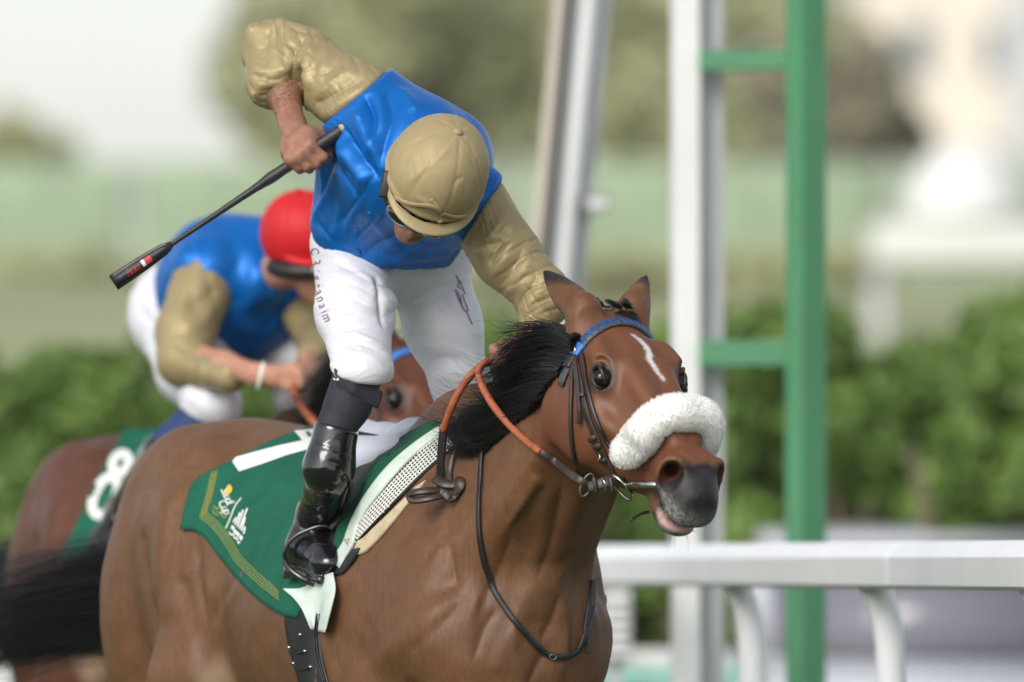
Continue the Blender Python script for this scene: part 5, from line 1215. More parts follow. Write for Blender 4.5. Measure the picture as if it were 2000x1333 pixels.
BF = [([(600, 480), (640, 490), (690, 515)], .010, .004), ([(600, 510), (640, 505), (700, 535)], .010, -.004), ([(605, 545), (650, 535), (720, 560)], .010, .003), ([(735, 560), (720, 600), (690, 620), (650, 625)], .010, .003), ([(745, 640), (700, 640), (650, 650)], .008, -.004),
      ([(650, 660), (690, 655), (745, 672)], .007, .005), ([(648, 680), (700, 672), (752, 690)], .007, -.005), ([(660, 695), (700, 690), (752, 708)], .006, .004), ([(735, 545), (760, 560), (800, 545)], .010, -.006), ([(740, 575), (770, 590), (830, 545), (870, 525)], .010, .005), ([(748, 620), (790, 600), (840, 560)], .010, -.005),
      ([(800, 690), (850, 680), (920, 690)], .009, .003), ([(820, 720), (870, 700), (935, 715)], .009, -.004), ([(830, 745), (880, 728), (938, 735)], .008, .004), ([(850, 780), (890, 755), (940, 755)], .008, -.004), ([(735, 540), (742, 590), (748, 640)], .007, -.012), ([(690, 530), (720, 545), (742, 575)], .008, .004)]
br = to_mesh('breeches', breeches(), jockey, M_breech, BF, 0, [((.9, .2, -.25), 95, 4, .0016, 6), ((.95, .1, -.15), 190, 8, .0026, 16, near_(P(705, 700, 24.45), .05, .14, .15)), ((.75, .2, .5), 130, 6, .0030, 17, near_(P(800, 560, 24.85), .05, .13, .1))])
BRE = bvh_of(br.data)
def sock():
    F = fbox([RKN, RBT], .09, .004); F.cone(P(702, 722, 24.475), P(680, 790, 24.47), .0560, .0475, k=.02); F.cone(P(680, 790, 24.47), RBT, .0465, .044, k=.02)
    for i in range(4): F.chain([P(655 + 3 * i, 722 + 9 * i, 24.43), P(690, 735 + 10 * i, 24.42), P(745 - 3 * i, 768 + 9 * i, 24.44)], [.0045] * 3, k=.01)
    return F.mesh()
sk = to_mesh('sock', sock(), jockey, M_sock)
SOK = bvh_of(sk.data)
def boot():
    F = fbox([RBT, RANK, RHEEL, RTOE], .10, .004)
    F.cone(P(657, 838, 24.46), P(642, 915, 24.46), .0490, .0505, k=.02); F.cone(P(642, 915, 24.46), P(622, 1000, dank), .0505, .0425, k=.03)
    F.cone(P(622, 1000, dank), P(600, 1062, dank - .005), .0425, .041, k=.03); F.cone(P(598, 1072, dank + .005), P(638, 1094, dank - .09), .042, .037, k=.03); F.ell(P(645, 1102, dank - .11), (.036, .036, .026), k=.02); F.cone(RHEEL, P(588, 1095, dank + .02), .027, .025, k=.02)
    # sole and heel block
    F.box(P(612, 1124, dank - .045), (.085, .031, .010), ax=[unit(RTOE - RHEEL), unit(np.cross((RTOE - RHEEL), (0, 0, 1))), unit(np.cross(unit(np.cross((RTOE - RHEEL), (0, 0, 1))), unit(RTOE - RHEEL)))], rnd=.006, k=.006)
    F.box(P(582, 1118, dank + .022), (.024, .027, .015), ax=[unit(RTOE - RHEEL), unit(np.cross((RTOE - RHEEL), (0, 0, 1))), (0, 0, 1)], rnd=.005, k=.004)
    F.half(P(656, 831, 24.46), unit(RKN - RBT + np.array([-.02, 0, .0])))
    return F.mesh()
FOOTF = [([(612, 868), (655, 880), (700, 884)], .0025, .0022), ([(622, 925), (655, 950), (688, 930)], .012, -.006), ([(610, 965), (640, 985), (672, 955)], .009, .006), ([(592, 985), (625, 1003), (662, 985)], .007, -.007), ([(586, 1008), (620, 1018), (655, 1003)], .007, .006), ([(580, 1030), (612, 1036), (648, 1022)], .007, -.005), ([(640, 900), (668, 915), (680, 960)], .012, -.004), ([(560, 1108), (600, 1124), (660, 1124)], .004, -.003)]
bt = to_mesh('boot', boot(), jockey, M_boot, FOOTF)
def boot_l():
    F = fbox([LKN, LANK], .12, .007); F.cone(LKN * .5 + LANK * .5, LANK, .048, .036, k=.02); F.cone(LANK, LANK + HF * .15 - HZ * .05, .036, .03, k=.02); F.ell(LANK + HF * .16 - HZ * .055, (.03, .04, .026), k=.02); return F.mesh()
to_mesh('boot', boot_l(), jockey, M_boot)
# ---- helmet in its silk cap
def helmet():
    F = fbox([hm(0, 0, 0)], .22, .004)
    F.ell(hm(0, -.004, .002), (.1085, .130, .122), ax=[HLAT, HFWD, HU], k=.01)
    # eight panels: seams run down from the button
    for i in range(8):
        g = R(22.5 + 45 * i); d_ = HLAT * math.sin(g) * .1085 + HFWD * math.cos(g) * .130
        F.ridge([HC + HU * (.002 + .122 * math.cos(t)) - HFWD * .004 + d_ * math.sin(t) for t in np.linspace(.12, 1.45, 9)], .0030, -.0022)
    bd = [HC - HFWD * .004 + HLAT * (.111 * math.sin(t)) + HFWD * (.1325 * math.cos(t)) + HU * (-.012 - .012 * math.cos(t)) for t in np.linspace(0, 2 * math.pi, 33)]
    F.ridge(bd, .0085, .0045); F.ridge([p + HU * .014 for p in bd], .003, -.002)
    F.half(hm(0, 0, -.045) , unit(-HU + HFWD * .10))
    return F.mesh()
HFOLD = [([(790, 362), (825, 335), (860, 305), (885, 280)], .005, .0022), ([(785, 330), (800, 300), (830, 262)], .007, -.0015), ([(845, 370), (865, 400), (870, 420)], .005, .003), ([(810, 385), (840, 400), (862, 408)], .006, .004), ([(915, 300), (935, 340), (940, 370)], .005, -.003), ([(905, 345), (893, 352), (886, 362)], .004, -.003)]
cap = to_mesh('helmet', helmet(), jockey, M_cap, HFOLD, 0, [((.15, .3, -.9), 120, 7, .0011, 32)])
link('button', uv_sphere(hm(0, -.004, .125), (.0105, .0105, .006), [HLAT, HFWD, HU], 'button', 18), cap, M_cap)
def peak(frame, rl, rf, out, drop, thick=.003, span=78, twist=0):
    V = []; F_ = []; na, nr = 25, 6; c0, l_, f_, u_ = frame
    for j in range(nr):
        r = j / (nr - 1)
        for i in range(na):
            t0 = R(-span + 2 * span * i / (na - 1)); e = out * max(0, math.cos(t0 * 90 / span)) ** .7 * r; t = t0 + R(twist)
            V.append(c0 + l_ * ((rl + e * .55) * math.sin(t)) + f_ * ((rf + e) * math.cos(t)) + u_ * (-.016 - drop * r ** 1.4 - .018 * math.cos(t)))
    n = len(V); V = V + [v - u_ * thick for v in V]
    for j in range(nr - 1):
        for i in range(na - 1):
            a = j * na + i; F_.append((a, a + 1, a + na + 1, a + na)); F_.append((n + a + na, n + a + na + 1, n + a + 1, n + a))
    for i in range(na - 1):
        a = (nr - 1) * na + i; F_.append((a, a + 1, n + a + 1, n + a))
    return mesh_py('peak', V, F_)
link('peak', peak((HC - HFWD * .004, HLAT, HFWD, HU), .107, .129, .027, .010, twist=20, span=72), cap, M_cap)
# bow-tied band on the cap
for pl in ([(772, 384), (800, 398), (845, 402), (862, 415)], [(862, 415), (890, 424), (925, 418)], [(862, 412), (850, 398), (842, 388)], [(858, 430), (866, 440), (872, 447)]):
    CAPB = bvh_of(cap.data); p_, n_ = surf_path(pl, .001, 5, CAPB)
    if len(p_) > 2: link('cap_tie', strap(p_, n_, .010, .004, 'cap_tie'), cap, M_cap)
# goggles: elastic over the cap, frame across the eyes
gs = [HC + HLAT * (-.1105 * math.sin(t)) + HFWD * (-.132 * math.cos(t)) + HU * (-.004 + .055 * math.sin(t)) for t in np.linspace(-.5, 2.2, 20)]
gog = link('goggles', tube([hm(.083 * math.sin(t) * 1.06, .101 * math.cos(t) * 1.08, -.058 - .006 * math.cos(t)) for t in np.linspace(-1.75, 1.75, 33)], [.0155] * 33, 10, 'goggles'), jockey, M_goggle)
for s_ in (-1, 1):
    link('lens', uv_sphere(hm(.036 * s_, .100, -.062), (.034, .022, .021), [unit(HLAT + HFWD * -.35 * s_), unit(HFWD + HLAT * .35 * s_), HU], 'lens', 24), gog, M_lens)
    cc = hm(.036 * s_, .107, -.062); a1 = unit(HLAT + HFWD * -.35 * s_)
    link('lens_rim', tube([cc + a1 * (.034 * math.cos(t)) + HU * (.021 * math.sin(t)) for t in np.linspace(0, 6.283, 25)[:-1]], .0030, 6, 'lens_rim', closed=True), gog, M_rim)
CAPB = bvh_of(cap.data)
p_, n_ = surf_path([(748, 345), (752, 310), (772, 272), (805, 240), (845, 222), (880, 217)], .0008, 6, CAPB)
if len(p_) > 3: link('elastic', strap(p_, n_, .007, .003, 'elastic'), gog, M_goggle)
link('strap_block', box_mesh((-.014, -.016, -.030), (.014, .016, .030), .006, 'strap_block', Matrix.Translation(Vector(P(757, 362, 24.21))) @ Matrix.Rotation(R(12), 4, 'Y')), gog, M_goggle)

# ------------------------------------------------------------------ the whip
whip = thing('riding_whip', 'black racing whip with red lettering on its padded flap, held in the raised hand', 'whip', tuple(P(600, 297, 24.53)))
M_wrap = vary('black_whip_tape', (.016, .016, .019), .5, .3, 50, .3, 200, .001)
wb, wt = P(690, 240, 24.505), P(222, 553, 24.56)
def wp(t): return wb * (1 - t) + wt * t
ts = np.array([0, .012, .03, .10, .22, .27, .30, .345, .40, .42, .55, .70, .765]); rs = np.array([.0135, .0150, .0150, .0140, .0130, .0120, .0120, .0126, .0090, .0082, .0066, .0056, .0056])
tt_ = np.linspace(0, .765, 120); link('shaft', tube([wp(t) for t in tt_], np.interp(tt_, ts, rs) * (1 + .045 * (np.sin(tt_ * 300) > .75)), 12, 'shaft'), whip, M_wrap)
link('butt_cap', tube([wp(-.004), wp(.0), wp(.012), wp(.014)], [.012, .0160, .0165, .012], 16, 'butt_cap'), whip, M_sock)
link('binding', tube([wp(.013), wp(.02), wp(.034), wp(.048)], [.0160, .0163, .0160, .0152], 16, 'binding'), whip, vary('cream_binding', (.42, .35, .24), .6, .2, 200, .4, 600, .001))
wd = unit(wt - wb); wn_ = unit(np.cross(wd, (0, 1, 0))); wn_ = wn_ if wn_[2] > 0 else -wn_; wf = unit(np.cross(wd, wn_)); wf = wf if wf[1] < 0 else -wf
fl_pts = [wp(t) for t in np.linspace(.755, 1.0, 14)]; fw = np.interp(np.linspace(0, 1, 14), [0, .12, .5, 1], [.012, .026, .034, .036])
for sgn, nm in ((1, 'flap'), (-1, 'flap')):
    link(nm, strap(np.array(fl_pts) + wf * (.0015 * sgn), np.array([wf * sgn] * 14), fw, .006, nm), whip, M_black_leather)
link('flap_core', tube([wp(t) + wf * .006 for t in np.linspace(.765, .995, 10)], [.006, .0085, .010, .011, .0115, .0115, .0115, .0115, .0115, .011], 12, 'flap_core'), whip, M_wrap)
# ------------------------------------------------------------------ saddle cloth, pad, saddle, girth, stirrup
def cloth_mat(name, base, sheen=.0):
    M = Mat(name, base, .8, Sheen_Weight=sheen, Specular_IOR_Level=.2); w = M.noise(9, 4, .6, dist=.6)
    M.color(M.ramp(M.noise(14, 4), [(.3, tuple(c * .85 for c in base)), (.7, tuple(min(1, c * 1.12) for c in base))])); b = M.bump(w, .25, .010)
    b2 = M.n('ShaderNodeBump'); b2.inputs['Strength'].default_value = .15; b2.inputs['Distance'].default_value = .0008; M.l(M.noise(900, 2), b2.inputs['Height']); M.l(b, b2.inputs['Normal']); M.l(b2.outputs[0], M.b.inputs['Normal']); return M.m
M_green = cloth_mat('green_cloth', (.008, .098, .060)); M_green_d = cloth_mat('dark_green_binding', (.010, .085, .045))
M_lining = cloth_mat('pale_lining', (.52, .60, .55)); M_white_print = vary('white_print', (.72, .74, .70), .7, .06, 40)
M_gold_print = vary('gold_print', (.22, .24, .045), .7, .15, 60); M_star_gold = vary('yellow_print', (.75, .42, .03), .7, .1, 60)
M_neoprene = vary('black_neoprene', (.012, .012, .014), .6, .3, 60, .25, 500, .001)
M_suede = vary('cream_suede', (.46, .38, .25), .8, .15, 45, .3, 300, .001)
M_seat = satin('pale_satin_seat', (.52, .54, .62), (.42, .44, .52), .45, .3)
def arc_resample(px, n):
    c = catmull([(x, y, 0) for x, y in px], 10)[:, :2]; s_ = np.concatenate([[0], np.cumsum(np.linalg.norm(np.diff(c, axis=0), axis=1))]); q = np.linspace(0, s_[-1], n)
    return np.stack([np.interp(q, s_, c[:, 0]), np.interp(q, s_, c[:, 1])], 1)
def patch(left, right, top, bottom, nu, nv, off, bvh=None, relax=6, wave=None, dmax=None):
    """cloth laid over a surface: four edge curves in photo pixels (Coons patch), draped, eased"""
    L, Rr, T, B = arc_resample(left, nv), arc_resample(right, nv), arc_resample(top, nu), arc_resample(bottom, nu)
    G = np.zeros((nv, nu, 2)); PX = np.zeros((nv, nu, 3)); ok = np.zeros((nv, nu), bool); NN = np.zeros((nv, nu, 3))
    for j in range(nv):
        v = j / (nv - 1)
        for i in range(nu):
            u = i / (nu - 1)
            q = (1 - u) * L[j] + u * Rr[j] + (1 - v) * T[i] + v * B[i] - ((1 - u) * (1 - v) * T[0] + u * (1 - v) * T[-1] + (1 - u) * v * B[0] + u * v * B[-1]); G[j, i] = q
            h_, m_ = hit(q[0], q[1], bvh or BODY, 0)
            if h_ is not None: PX[j, i] = h_; NN[j, i] = m_; ok[j, i] = True
    dep = np.where(ok, PX[:, :, 1], np.nan)
    for _ in range(60):                                   # fill what missed, then ease the depth
        if not np.isnan(dep).any(): break
        p = np.pad(dep, 1, constant_values=np.nan); st = np.stack([p[:-2, 1:-1], p[2:, 1:-1], p[1:-1, :-2], p[1:-1, 2:]])
        cnt = (~np.isnan(st)).sum(0); m = np.where(cnt > 0, np.nansum(st, 0) / np.maximum(cnt, 1), np.nan); dep = np.where(np.isnan(dep), m, dep)
    d0 = dep.copy()
    for _ in range(relax):
        p = np.pad(dep, 1, mode='edge'); dep = np.minimum(.25 * (p[:-2, 1:-1] + p[2:, 1:-1] + p[1:-1, :-2] + p[1:-1, 2:]), d0)
    off_ = off + (np.fromfunction(np.vectorize(lambda j, i: wave(i / (nu - 1), j / (nv - 1))), (nv, nu)) if wave else 0)
    dep = dep - off_
    V = np.array([[P(G[j, i, 0], G[j, i, 1], dep[j, i]) for i in range(nu)] for j in range(nv)])
    return V, G
def grid_mesh(name, V, thick=.0025, flip=False):
    nv, nu, _ = V.shape; A = V.reshape(-1, 3); du = np.gradient(V, axis=1); dv = np.gradient(V, axis=0); N = np.cross(du, dv); N /= np.linalg.norm(N, axis=2)[:, :, None] + 1e-12
    cam_side = np.sign((N.reshape(-1, 3) * (np.array([0, 0, CAMZ]) - A)).sum(1).mean()); B = A - N.reshape(-1, 3) * thick * cam_side; n = len(A); F = []
    for j in range(nv - 1):
        for i in range(nu - 1):
            a = j * nu + i; q = (a, a + 1, a + nu + 1, a + nu); F.append(q); F.append(tuple(n + k for k in q[::-1]))
    rim = [i for i in range(nu)] + [j * nu + nu - 1 for j in range(1, nv)] + [(nv - 1) * nu + i for i in range(nu - 2, -1, -1)] + [j * nu for j in range(nv - 2, 0, -1)]
    for a, b in zip(rim, rim[1:] + rim[:1]): F.append((a, n + a, n + b, b))
    return mesh_py(name, np.concatenate([A, B]), F)
def decal_poly(name, polys, bvh, parent, mat, off=.0015, sub=10):
    """flat print: polygons in photo pixels pressed onto a surface"""
    bm = bmesh.new()
    for poly in polys:
        vs_ = [bm.verts.new((x, y, 0)) for x, y in poly]; bm.faces.new(vs_)
    bmesh.ops.triangulate(bm, faces=bm.faces[:])
    for _ in range(4):
        long_ = [e for e in bm.edges if e.calc_length() > sub]
        if not long_: break
        bmesh.ops.subdivide_edges(bm, edges=long_, cuts=1); bmesh.ops.triangulate(bm, faces=[f for f in bm.faces if len(f.verts) > 3])
    dead = []
    for v in bm.verts:
        h_, m_ = hit(v.co.x, v.co.y, bvh, off)
        if h_ is None: dead.append(v)
        else: v.co = Vector(h_)
    if dead: bmesh.ops.delete(bm, geom=dead, context='VERTS')
    me = bpy.data.meshes.new(name); bm.to_mesh(me); bm.free()
    return link(name, me, parent, mat)
def strip_poly(px, w):
    c = arc_resample(px, max(4, len(px) * 4)); t = np.gradient(c, axis=0); t /= np.linalg.norm(t, axis=1)[:, None]; n = np.stack([-t[:, 1], t[:, 0]], 1) * w / 2
    return [[tuple(c[i] + n[i]), tuple(c[i + 1] + n[i + 1]), tuple(c[i + 1] - n[i + 1]), tuple(c[i] - n[i])] for i in range(len(c) - 1)]
def text_polys(txt, at, size, ang, shear=0.0, stretch=1.0, spacing=1.0):
    """letters as polygons in photo pixels: at = baseline start, ang in degrees (photo, clockwise)"""
    cu = bpy.data.curves.new('t', 'FONT'); cu.body = txt; cu.size = 1.0; cu.resolution_u = 3; cu.shear = shear; cu.space_character = spacing
    o = bpy.data.objects.new('t', cu); COL.objects.link(o); dg = bpy.context.evaluated_depsgraph_get(); me = o.evaluated_get(dg).to_mesh()
    ca, sa = math.cos(R(ang)), math.sin(R(ang)); V = []
    for v in me.vertices: x, y = v.co.x * size * stretch, -v.co.y * size; V.append((at[0] + x * ca - y * sa, at[1] + x * sa + y * ca))
    polys = [[V[i] for i in p.vertices] for p in me.polygons]
    bpy.data.objects.remove(o); bpy.data.curves.remove(cu); return polys

cloth = thing('saddle_cloth', 'green saddle cloth with a white number 1 and gold border under the boot', 'saddle cloth', tuple(P(500, 1030, 24.7)), 'numbered green saddle cloths')
wv1 = lambda u, v: .006 * math.sin(7 * u + 3 * v) * v + .010 * math.exp(-((u - .72) / .10) ** 2) * v - .006 * math.exp(-((u - .55) / .06) ** 2) * v + .008 * v * v * math.sin(9 * u)
cV, cG = patch([(618, 828), (540, 856), (445, 902), (380, 938), (362, 985), (350, 1034)], [(706, 826), (692, 900), (655, 1000), (610, 1110), (580, 1208)],
               [(618, 828), (660, 824), (706, 826)], [(350, 1034), (378, 1036), (400, 1052), (430, 1092), (470, 1140), (510, 1176), (548, 1200), (580, 1208)], 44, 44, .014, wave=wv1)
pan = link('cloth_panel', grid_mesh('cloth_panel', cV), cloth, M_green)
# the half that hangs on the far side
V2 = np.array([[H(toH(p)[0], -toH(p)[1], toH(p)[2]) for p in row] for row in cV[18:, ::2]]); link('cloth_panel', grid_mesh('cloth_panel', V2), cloth, M_green)
PAN = bvh_of(pan.data)
num = decal_poly('number', [[(450, 897), (468, 922), (520, 905), (562, 890), (600, 880), (632, 872), (632, 838), (574, 843), (585, 855), (590, 862), (540, 873), (495, 885)]], PAN, pan, M_white_print, .002, 14)
for k in range(4):
    o_ = 3.4 * k
    decal_poly('border_line', strip_poly([(414 + o_, 924 - o_ * .4), (405 + o_, 966), (392 + o_, 1010 - o_ * .5)], 1.8) + strip_poly([(391 + o_, 1011 - o_), (415 + o_, 1030 - o_), (440 + o_, 1062 - o_), (462 + o_, 1098 - o_), (490 + o_, 1126 - o_), (520 + o_, 1152 - o_), (546, 1172 - o_ * 1.4)], 1.8), PAN, pan, M_gold_print, .0016, 14)
logo = [text_polys('Saudi', (431, 957), 24, 66, .25, .8, .82), text_polys('Cup', (426, 981), 24, 62, .2, .85, .8)]
for lp in logo: decal_poly('lettering', lp, PAN, pan, M_white_print, .0018, 30)
decal_poly('emblem', [[(441, 962), (447, 953), (444, 951), (450, 947), (455, 956), (452, 963), (446, 968)]], PAN, pan, M_star_gold, .0018, 20)
for sq in ([(418, 988), (424, 996), (430, 990), (436, 1002), (442, 996)], [(424, 1000), (432, 1004), (438, 1012), (444, 1008)], [(416, 996), (420, 1004), (428, 1008)]):
    decal_poly('script', strip_poly(sq, 2.6), PAN, pan, M_gold_print, .0018, 20)
decal_poly('divider', strip_poly([(472, 974), (460, 990), (449, 1018), (442, 1033)], 2.2), PAN, pan, M_white_print, .0018, 20)
tower = []
for i, (x0, y0, x1, y1) in enumerate(((457, 1022, 462, 1012), (461, 1026, 470, 1002), (465, 1030, 476, 997), (469, 1034, 484, 994), (473, 1038, 480, 1012), (477, 1044, 480, 1030))): tower += strip_poly([(x0, y0), ((x0 + x1) / 2, (y0 + y1) / 2), (x1, y1)], 3.2)
tower += [[(455, 1026), (460, 1032), (457, 1038), (452, 1032)], [(460, 1034), (470, 1044), (467, 1050), (457, 1040)], [(471, 1045), (476, 1050), (473, 1058), (468, 1051)]]
decal_poly('tower_emblem', tower, PAN, pan, M_white_print, .0018, 20)
decal_poly('script', strip_poly([(449, 1040), (453, 1046), (457, 1044), (460, 1053), (464, 1051), (467, 1062), (470, 1059)], 2.4), PAN, pan, M_white_print, .0018, 20)
# front edge of the cloth, rolled back to show the pale lining
fr = lambda l, r, n1, n2, off, rel=3: patch(l, r, [l[0], ((l[0][0] + r[0][0]) / 2, (l[0][1] + r[0][1]) / 2), r[0]], [l[-1], ((l[-1][0] + r[-1][0]) / 2, (l[-1][1] + r[-1][1]) / 2), r[-1]], n1, n2, off, relax=rel)
V_, _ = fr([(838, 822), (770, 862), (712, 920), (678, 975), (655, 1040), (648, 1090)], [(864, 826), (800, 872), (740, 930), (698, 992), (672, 1050), (662, 1092)], 8, 30, .030); link('front_edge', grid_mesh('front_edge', V_, .006), cloth, M_green_d)
V_, _ = fr([(868, 824), (806, 866), (752, 914), (708, 972), (682, 1022), (668, 1060), (646, 1092)], [(872, 836), (822, 874), (770, 926), (722, 985), (694, 1030), (686, 1066), (662, 1110)], 10, 30, .034); link('lining', grid_mesh('lining', V_, .006), cloth, M_lining)
# loose flap of lining below the boot
V_, _ = patch([(552, 1150), (572, 1166), (590, 1190), (608, 1228)], [(650, 1118), (654, 1150), (646, 1190), (634, 1236)], [(552, 1150), (590, 1148), (622, 1128), (650, 1118)], [(608, 1228), (620, 1233), (634, 1236)], 16, 18, .034, wave=lambda u, v: .012 * math.sin(6 * u + 2))
flp = link('lining_flap', grid_mesh('lining_flap', V_, .003), cloth, M_lining); FLP = bvh_of(flp.data)
decal_poly('binding', strip_poly([(554, 1151), (574, 1167), (591, 1191), (609, 1227), (622, 1231), (633, 1234)], 9) + strip_poly([(553, 1152), (590, 1150), (618, 1133)], 7), FLP, flp, M_green_d, .002, 12)
# non-slip pad: woven white grid over black
pad = thing('saddle_pad', 'black non-slip saddle pad woven with a white grid, edged in cream suede', 'saddle pad', tuple(P(760, 960, 24.5)))
padL = [(872, 836), (822, 872), (770, 922), (722, 980), (692, 1022), (668, 1048)]; padR = [(892, 866), (842, 908), (800, 948), (750, 1000), (716, 1036), (690, 1064)]
V_, G_ = fr(padL, padR, 12, 34, .016); pb = link('pad_base', grid_mesh('pad_base', V_, .010), pad, M_neoprene); PAD = bvh_of(pb.data)
M_net = vary('white_net_cord', (.68, .68, .64), .7, .1, 60)
Lr, Rr_ = arc_resample(padL, 40), arc_resample(padR, 40)
for i in range(8):
    u = .04 + .92 * i / 7; path = [tuple(Lr[j] * (1 - u) + Rr_[j] * u) for j in range(1, 39, 3)]; p_, n_ = surf_path(path, .0012, 3, PAD)
    if len(p_) > 3: link('net_cord', tube(p_, .0017, 5, 'net_cord'), pad, M_net)
for j in range(1, 39):
    pa, pb_ = Lr[j], Rr_[j]; p_, n_ = surf_path([tuple(pa), tuple(pa * .66 + pb_ * .34), tuple(pa * .33 + pb_ * .67), tuple(pb_)], .0016, 3, PAD)
    if len(p_) > 3: link('net_cord', tube(p_, .0017, 5, 'net_cord'), pad, M_net)
V_, _ = fr([(812, 950), (770, 992), (730, 1030), (700, 1056), (670, 1052)], [(830, 938), (790, 988), (748, 1040), (712, 1078), (690, 1084)], 5, 20, .011); link('suede_edge', grid_mesh('suede_edge', V_, .008), pad, M_suede)
# saddle: flap, pale seat, stirrup leather and iron
saddle = thing('racing_saddle', 'small racing saddle with pale satin seat and black flap beneath the rider', 'saddle', tuple(P(730, 860, 24.6)))
V_, _ = fr([(700, 842), (690, 900), (668, 960), (640, 1030), (600, 1100)], [(800, 862), (752, 895), (706, 950), (680, 1000), (650, 1090)], 12, 24, .024); link('flap', grid_mesh('flap', V_, .006), saddle, M_neoprene)
V_, _ = fr([(600, 1090), (596, 1110), (596, 1130)], [(700, 1070), (690, 1090), (668, 1120)], 10, 8, .022); link('flap', grid_mesh('flap', V_, .006), saddle, M_neoprene)
def seat():
    F = fbox([H(-.12, 0, 1.56), H(-.52, 0, 1.55)], .16, .007)
    F.chain([H(-.50, 0, 1.535), H(-.36, 0, 1.51), H(-.20, 0, 1.52), H(-.08, 0, 1.55)], [.036, .042, .040, .030], k=.03)
    for s_ in (-1, 1): F.chain([H(-.48, .06 * s_, 1.50), H(-.3, .09 * s_, 1.47), H(-.12, .06 * s_, 1.50)], [.035, .045, .035], k=.05)
    return F.mesh()
to_mesh('seat', seat(), saddle, M_seat)
dst = dank - .01
link('stirrup_leather', strap(*[np.array(q) for q in ([P(690, 940, 24.42), P(672, 1000, dst - .03), P(645, 1034, dst - .05)], [(-.4, -.9, .1)] * 3)], .012, .003, 'stirrup_leather'), saddle, M_leather)
iron = thing('stirrup_iron', 'dark stirrup iron round the black boot', 'stirrup', tuple(P(600, 1110, dank)))
link('arch', tube(catmull([P(557, 1098, dank - .035), P(556, 1078, dank - .045), P(572, 1052, dank - .055), P(600, 1036, dank - .06), P(636, 1028, dank - .06), P(660, 1050, dank - .04), P(668, 1095, dank - .02)], 6), .0042, 8, 'arch'), iron, M_dark_steel)
link('tread', tube(catmull([P(555, 1094, dank - .035), P(566, 1112, dank - .06), P(590, 1130, dank - .075), P(616, 1142, dank - .07), P(640, 1136, dank - .05), P(668, 1098, dank - .02)], 6), .0065, 8, 'tread'), iron, M_dark_steel)
# girth with laced studs
girth = thing('girth', 'black elastic girth with three rows of laced metal studs', 'girth', tuple(P(600, 1280, 24.4)))
V_, _ = fr([(553, 1130), (553, 1180), (560, 1250), (576, 1310), (592, 1360), (620, 1420)], [(640, 1120), (632, 1180), (622, 1240), (628, 1290), (642, 1340), (668, 1420)], 10, 30, .010); gb = link('band', grid_mesh('band', V_, .008), girth, M_neoprene); GB = bvh_of(gb.data)
for e in (.86, .93):
    path = [(632 - 76 * (1 - e), 1200), (624 - 62 * (1 - e), 1245), (629 - 55 * (1 - e), 1290), (642 - 52 * (1 - e), 1340)]; p_, n_ = surf_path(path, .001, 4, GB)
    if len(p_) > 3: link('webbing', strap(p_, n_, .005, .003, 'webbing'), girth, M_black_leather)
for (xa, ya), (xb, yb) in (((556, 1233), (588, 1240)), ((566, 1265), (597, 1272)), ((574, 1296), (608, 1303))):
    for x, y in ((xa, ya), (xb, yb)):
        h_, m_ = hit(x, y, GB, .001)
        if h_ is not None: link('stud', uv_sphere(h_, (.0048, .0048, .004), None, 'stud', 12), girth, M_steel)
    pts = [hit(xa + (xb - xa) * t, ya + (yb - ya) * t + 7 * math.sin(math.pi * t), GB, .003)[0] for t in np.linspace(0, 1, 9)]
    if all(q is not None for q in pts): link('lace', tube(pts, .0019, 6, 'lace'), girth, M_neoprene)
# ---- print on the sock, the breeches and the whip
decal_poly('logo_mark', [[(656, 727), (661, 732), (657, 737), (653, 732)], [(653, 738), (657, 741), (655, 744), (651, 741)], [(660, 738), (663, 741), (660, 744), (657, 742)]], SOK, sk, M_white_print, .0012, 20)
M_purple = vary('purple_print', (.20, .07, .22), .7, .1, 60)
for ch, x, y, ang, sz in (('C', 604, 486, 80, 28), ('R', 605, 509, 78, 32), ('i', 606, 532, 74, 30), ('g', 608, 541, 72, 30), ('h', 609, 556, 70, 32), ('a', 613, 570, 68, 30), ('n', 616, 583, 66, 30), ('a', 620, 597, 66, 30), ('i', 625, 610, 66, 30), ('m', 627, 617, 66, 30)):
    decal_poly('lettering', text_polys(ch, (x + 2, y), sz * .86, ang, 0, .8), BRE, br, M_purple, .0012, 40)
for pl in ([(890, 538), (896, 552), (893, 560), (900, 565)], [(897, 548), (904, 566), (908, 575)], [(887, 570), (892, 568), (899, 585), (902, 600)], [(890, 572), (898, 590), (908, 610)], [(902, 575), (908, 592), (914, 608)], [(910, 606), (916, 622), (922, 634)]):
    decal_poly('lettering', strip_poly(pl, 2.2), BRE, br, M_purple, .0012, 20)
decal_poly('tick_mark', [[(805, 586), (811, 598), (826, 590), (840, 570), (822, 582), (812, 587), (808, 578)]], BRE, br, M_white_print, .0012, 20)
WCB = bvh_of([o for o in whip.children if o.name.startswith('flap_core')][0].data)
core = [o for o in whip.children if o.name.startswith('flap_core')][0]
M_red_print = vary('red_print', (.55, .045, .05), .6, .1, 60)
decal_poly('lettering', text_polys('Faleh', (250, 541), 19, -34, .2, .78), WCB, core, M_red_print, .0012, 20)
decal_poly('red_band', strip_poly([(283, 512), (288, 509), (295, 504)], 12), WCB, core, M_red_print, .0010, 6)
decal_poly('white_band', strip_poly([(277, 516), (280, 514), (283, 512)], 12), WCB, core, M_white_print, .0010, 6)
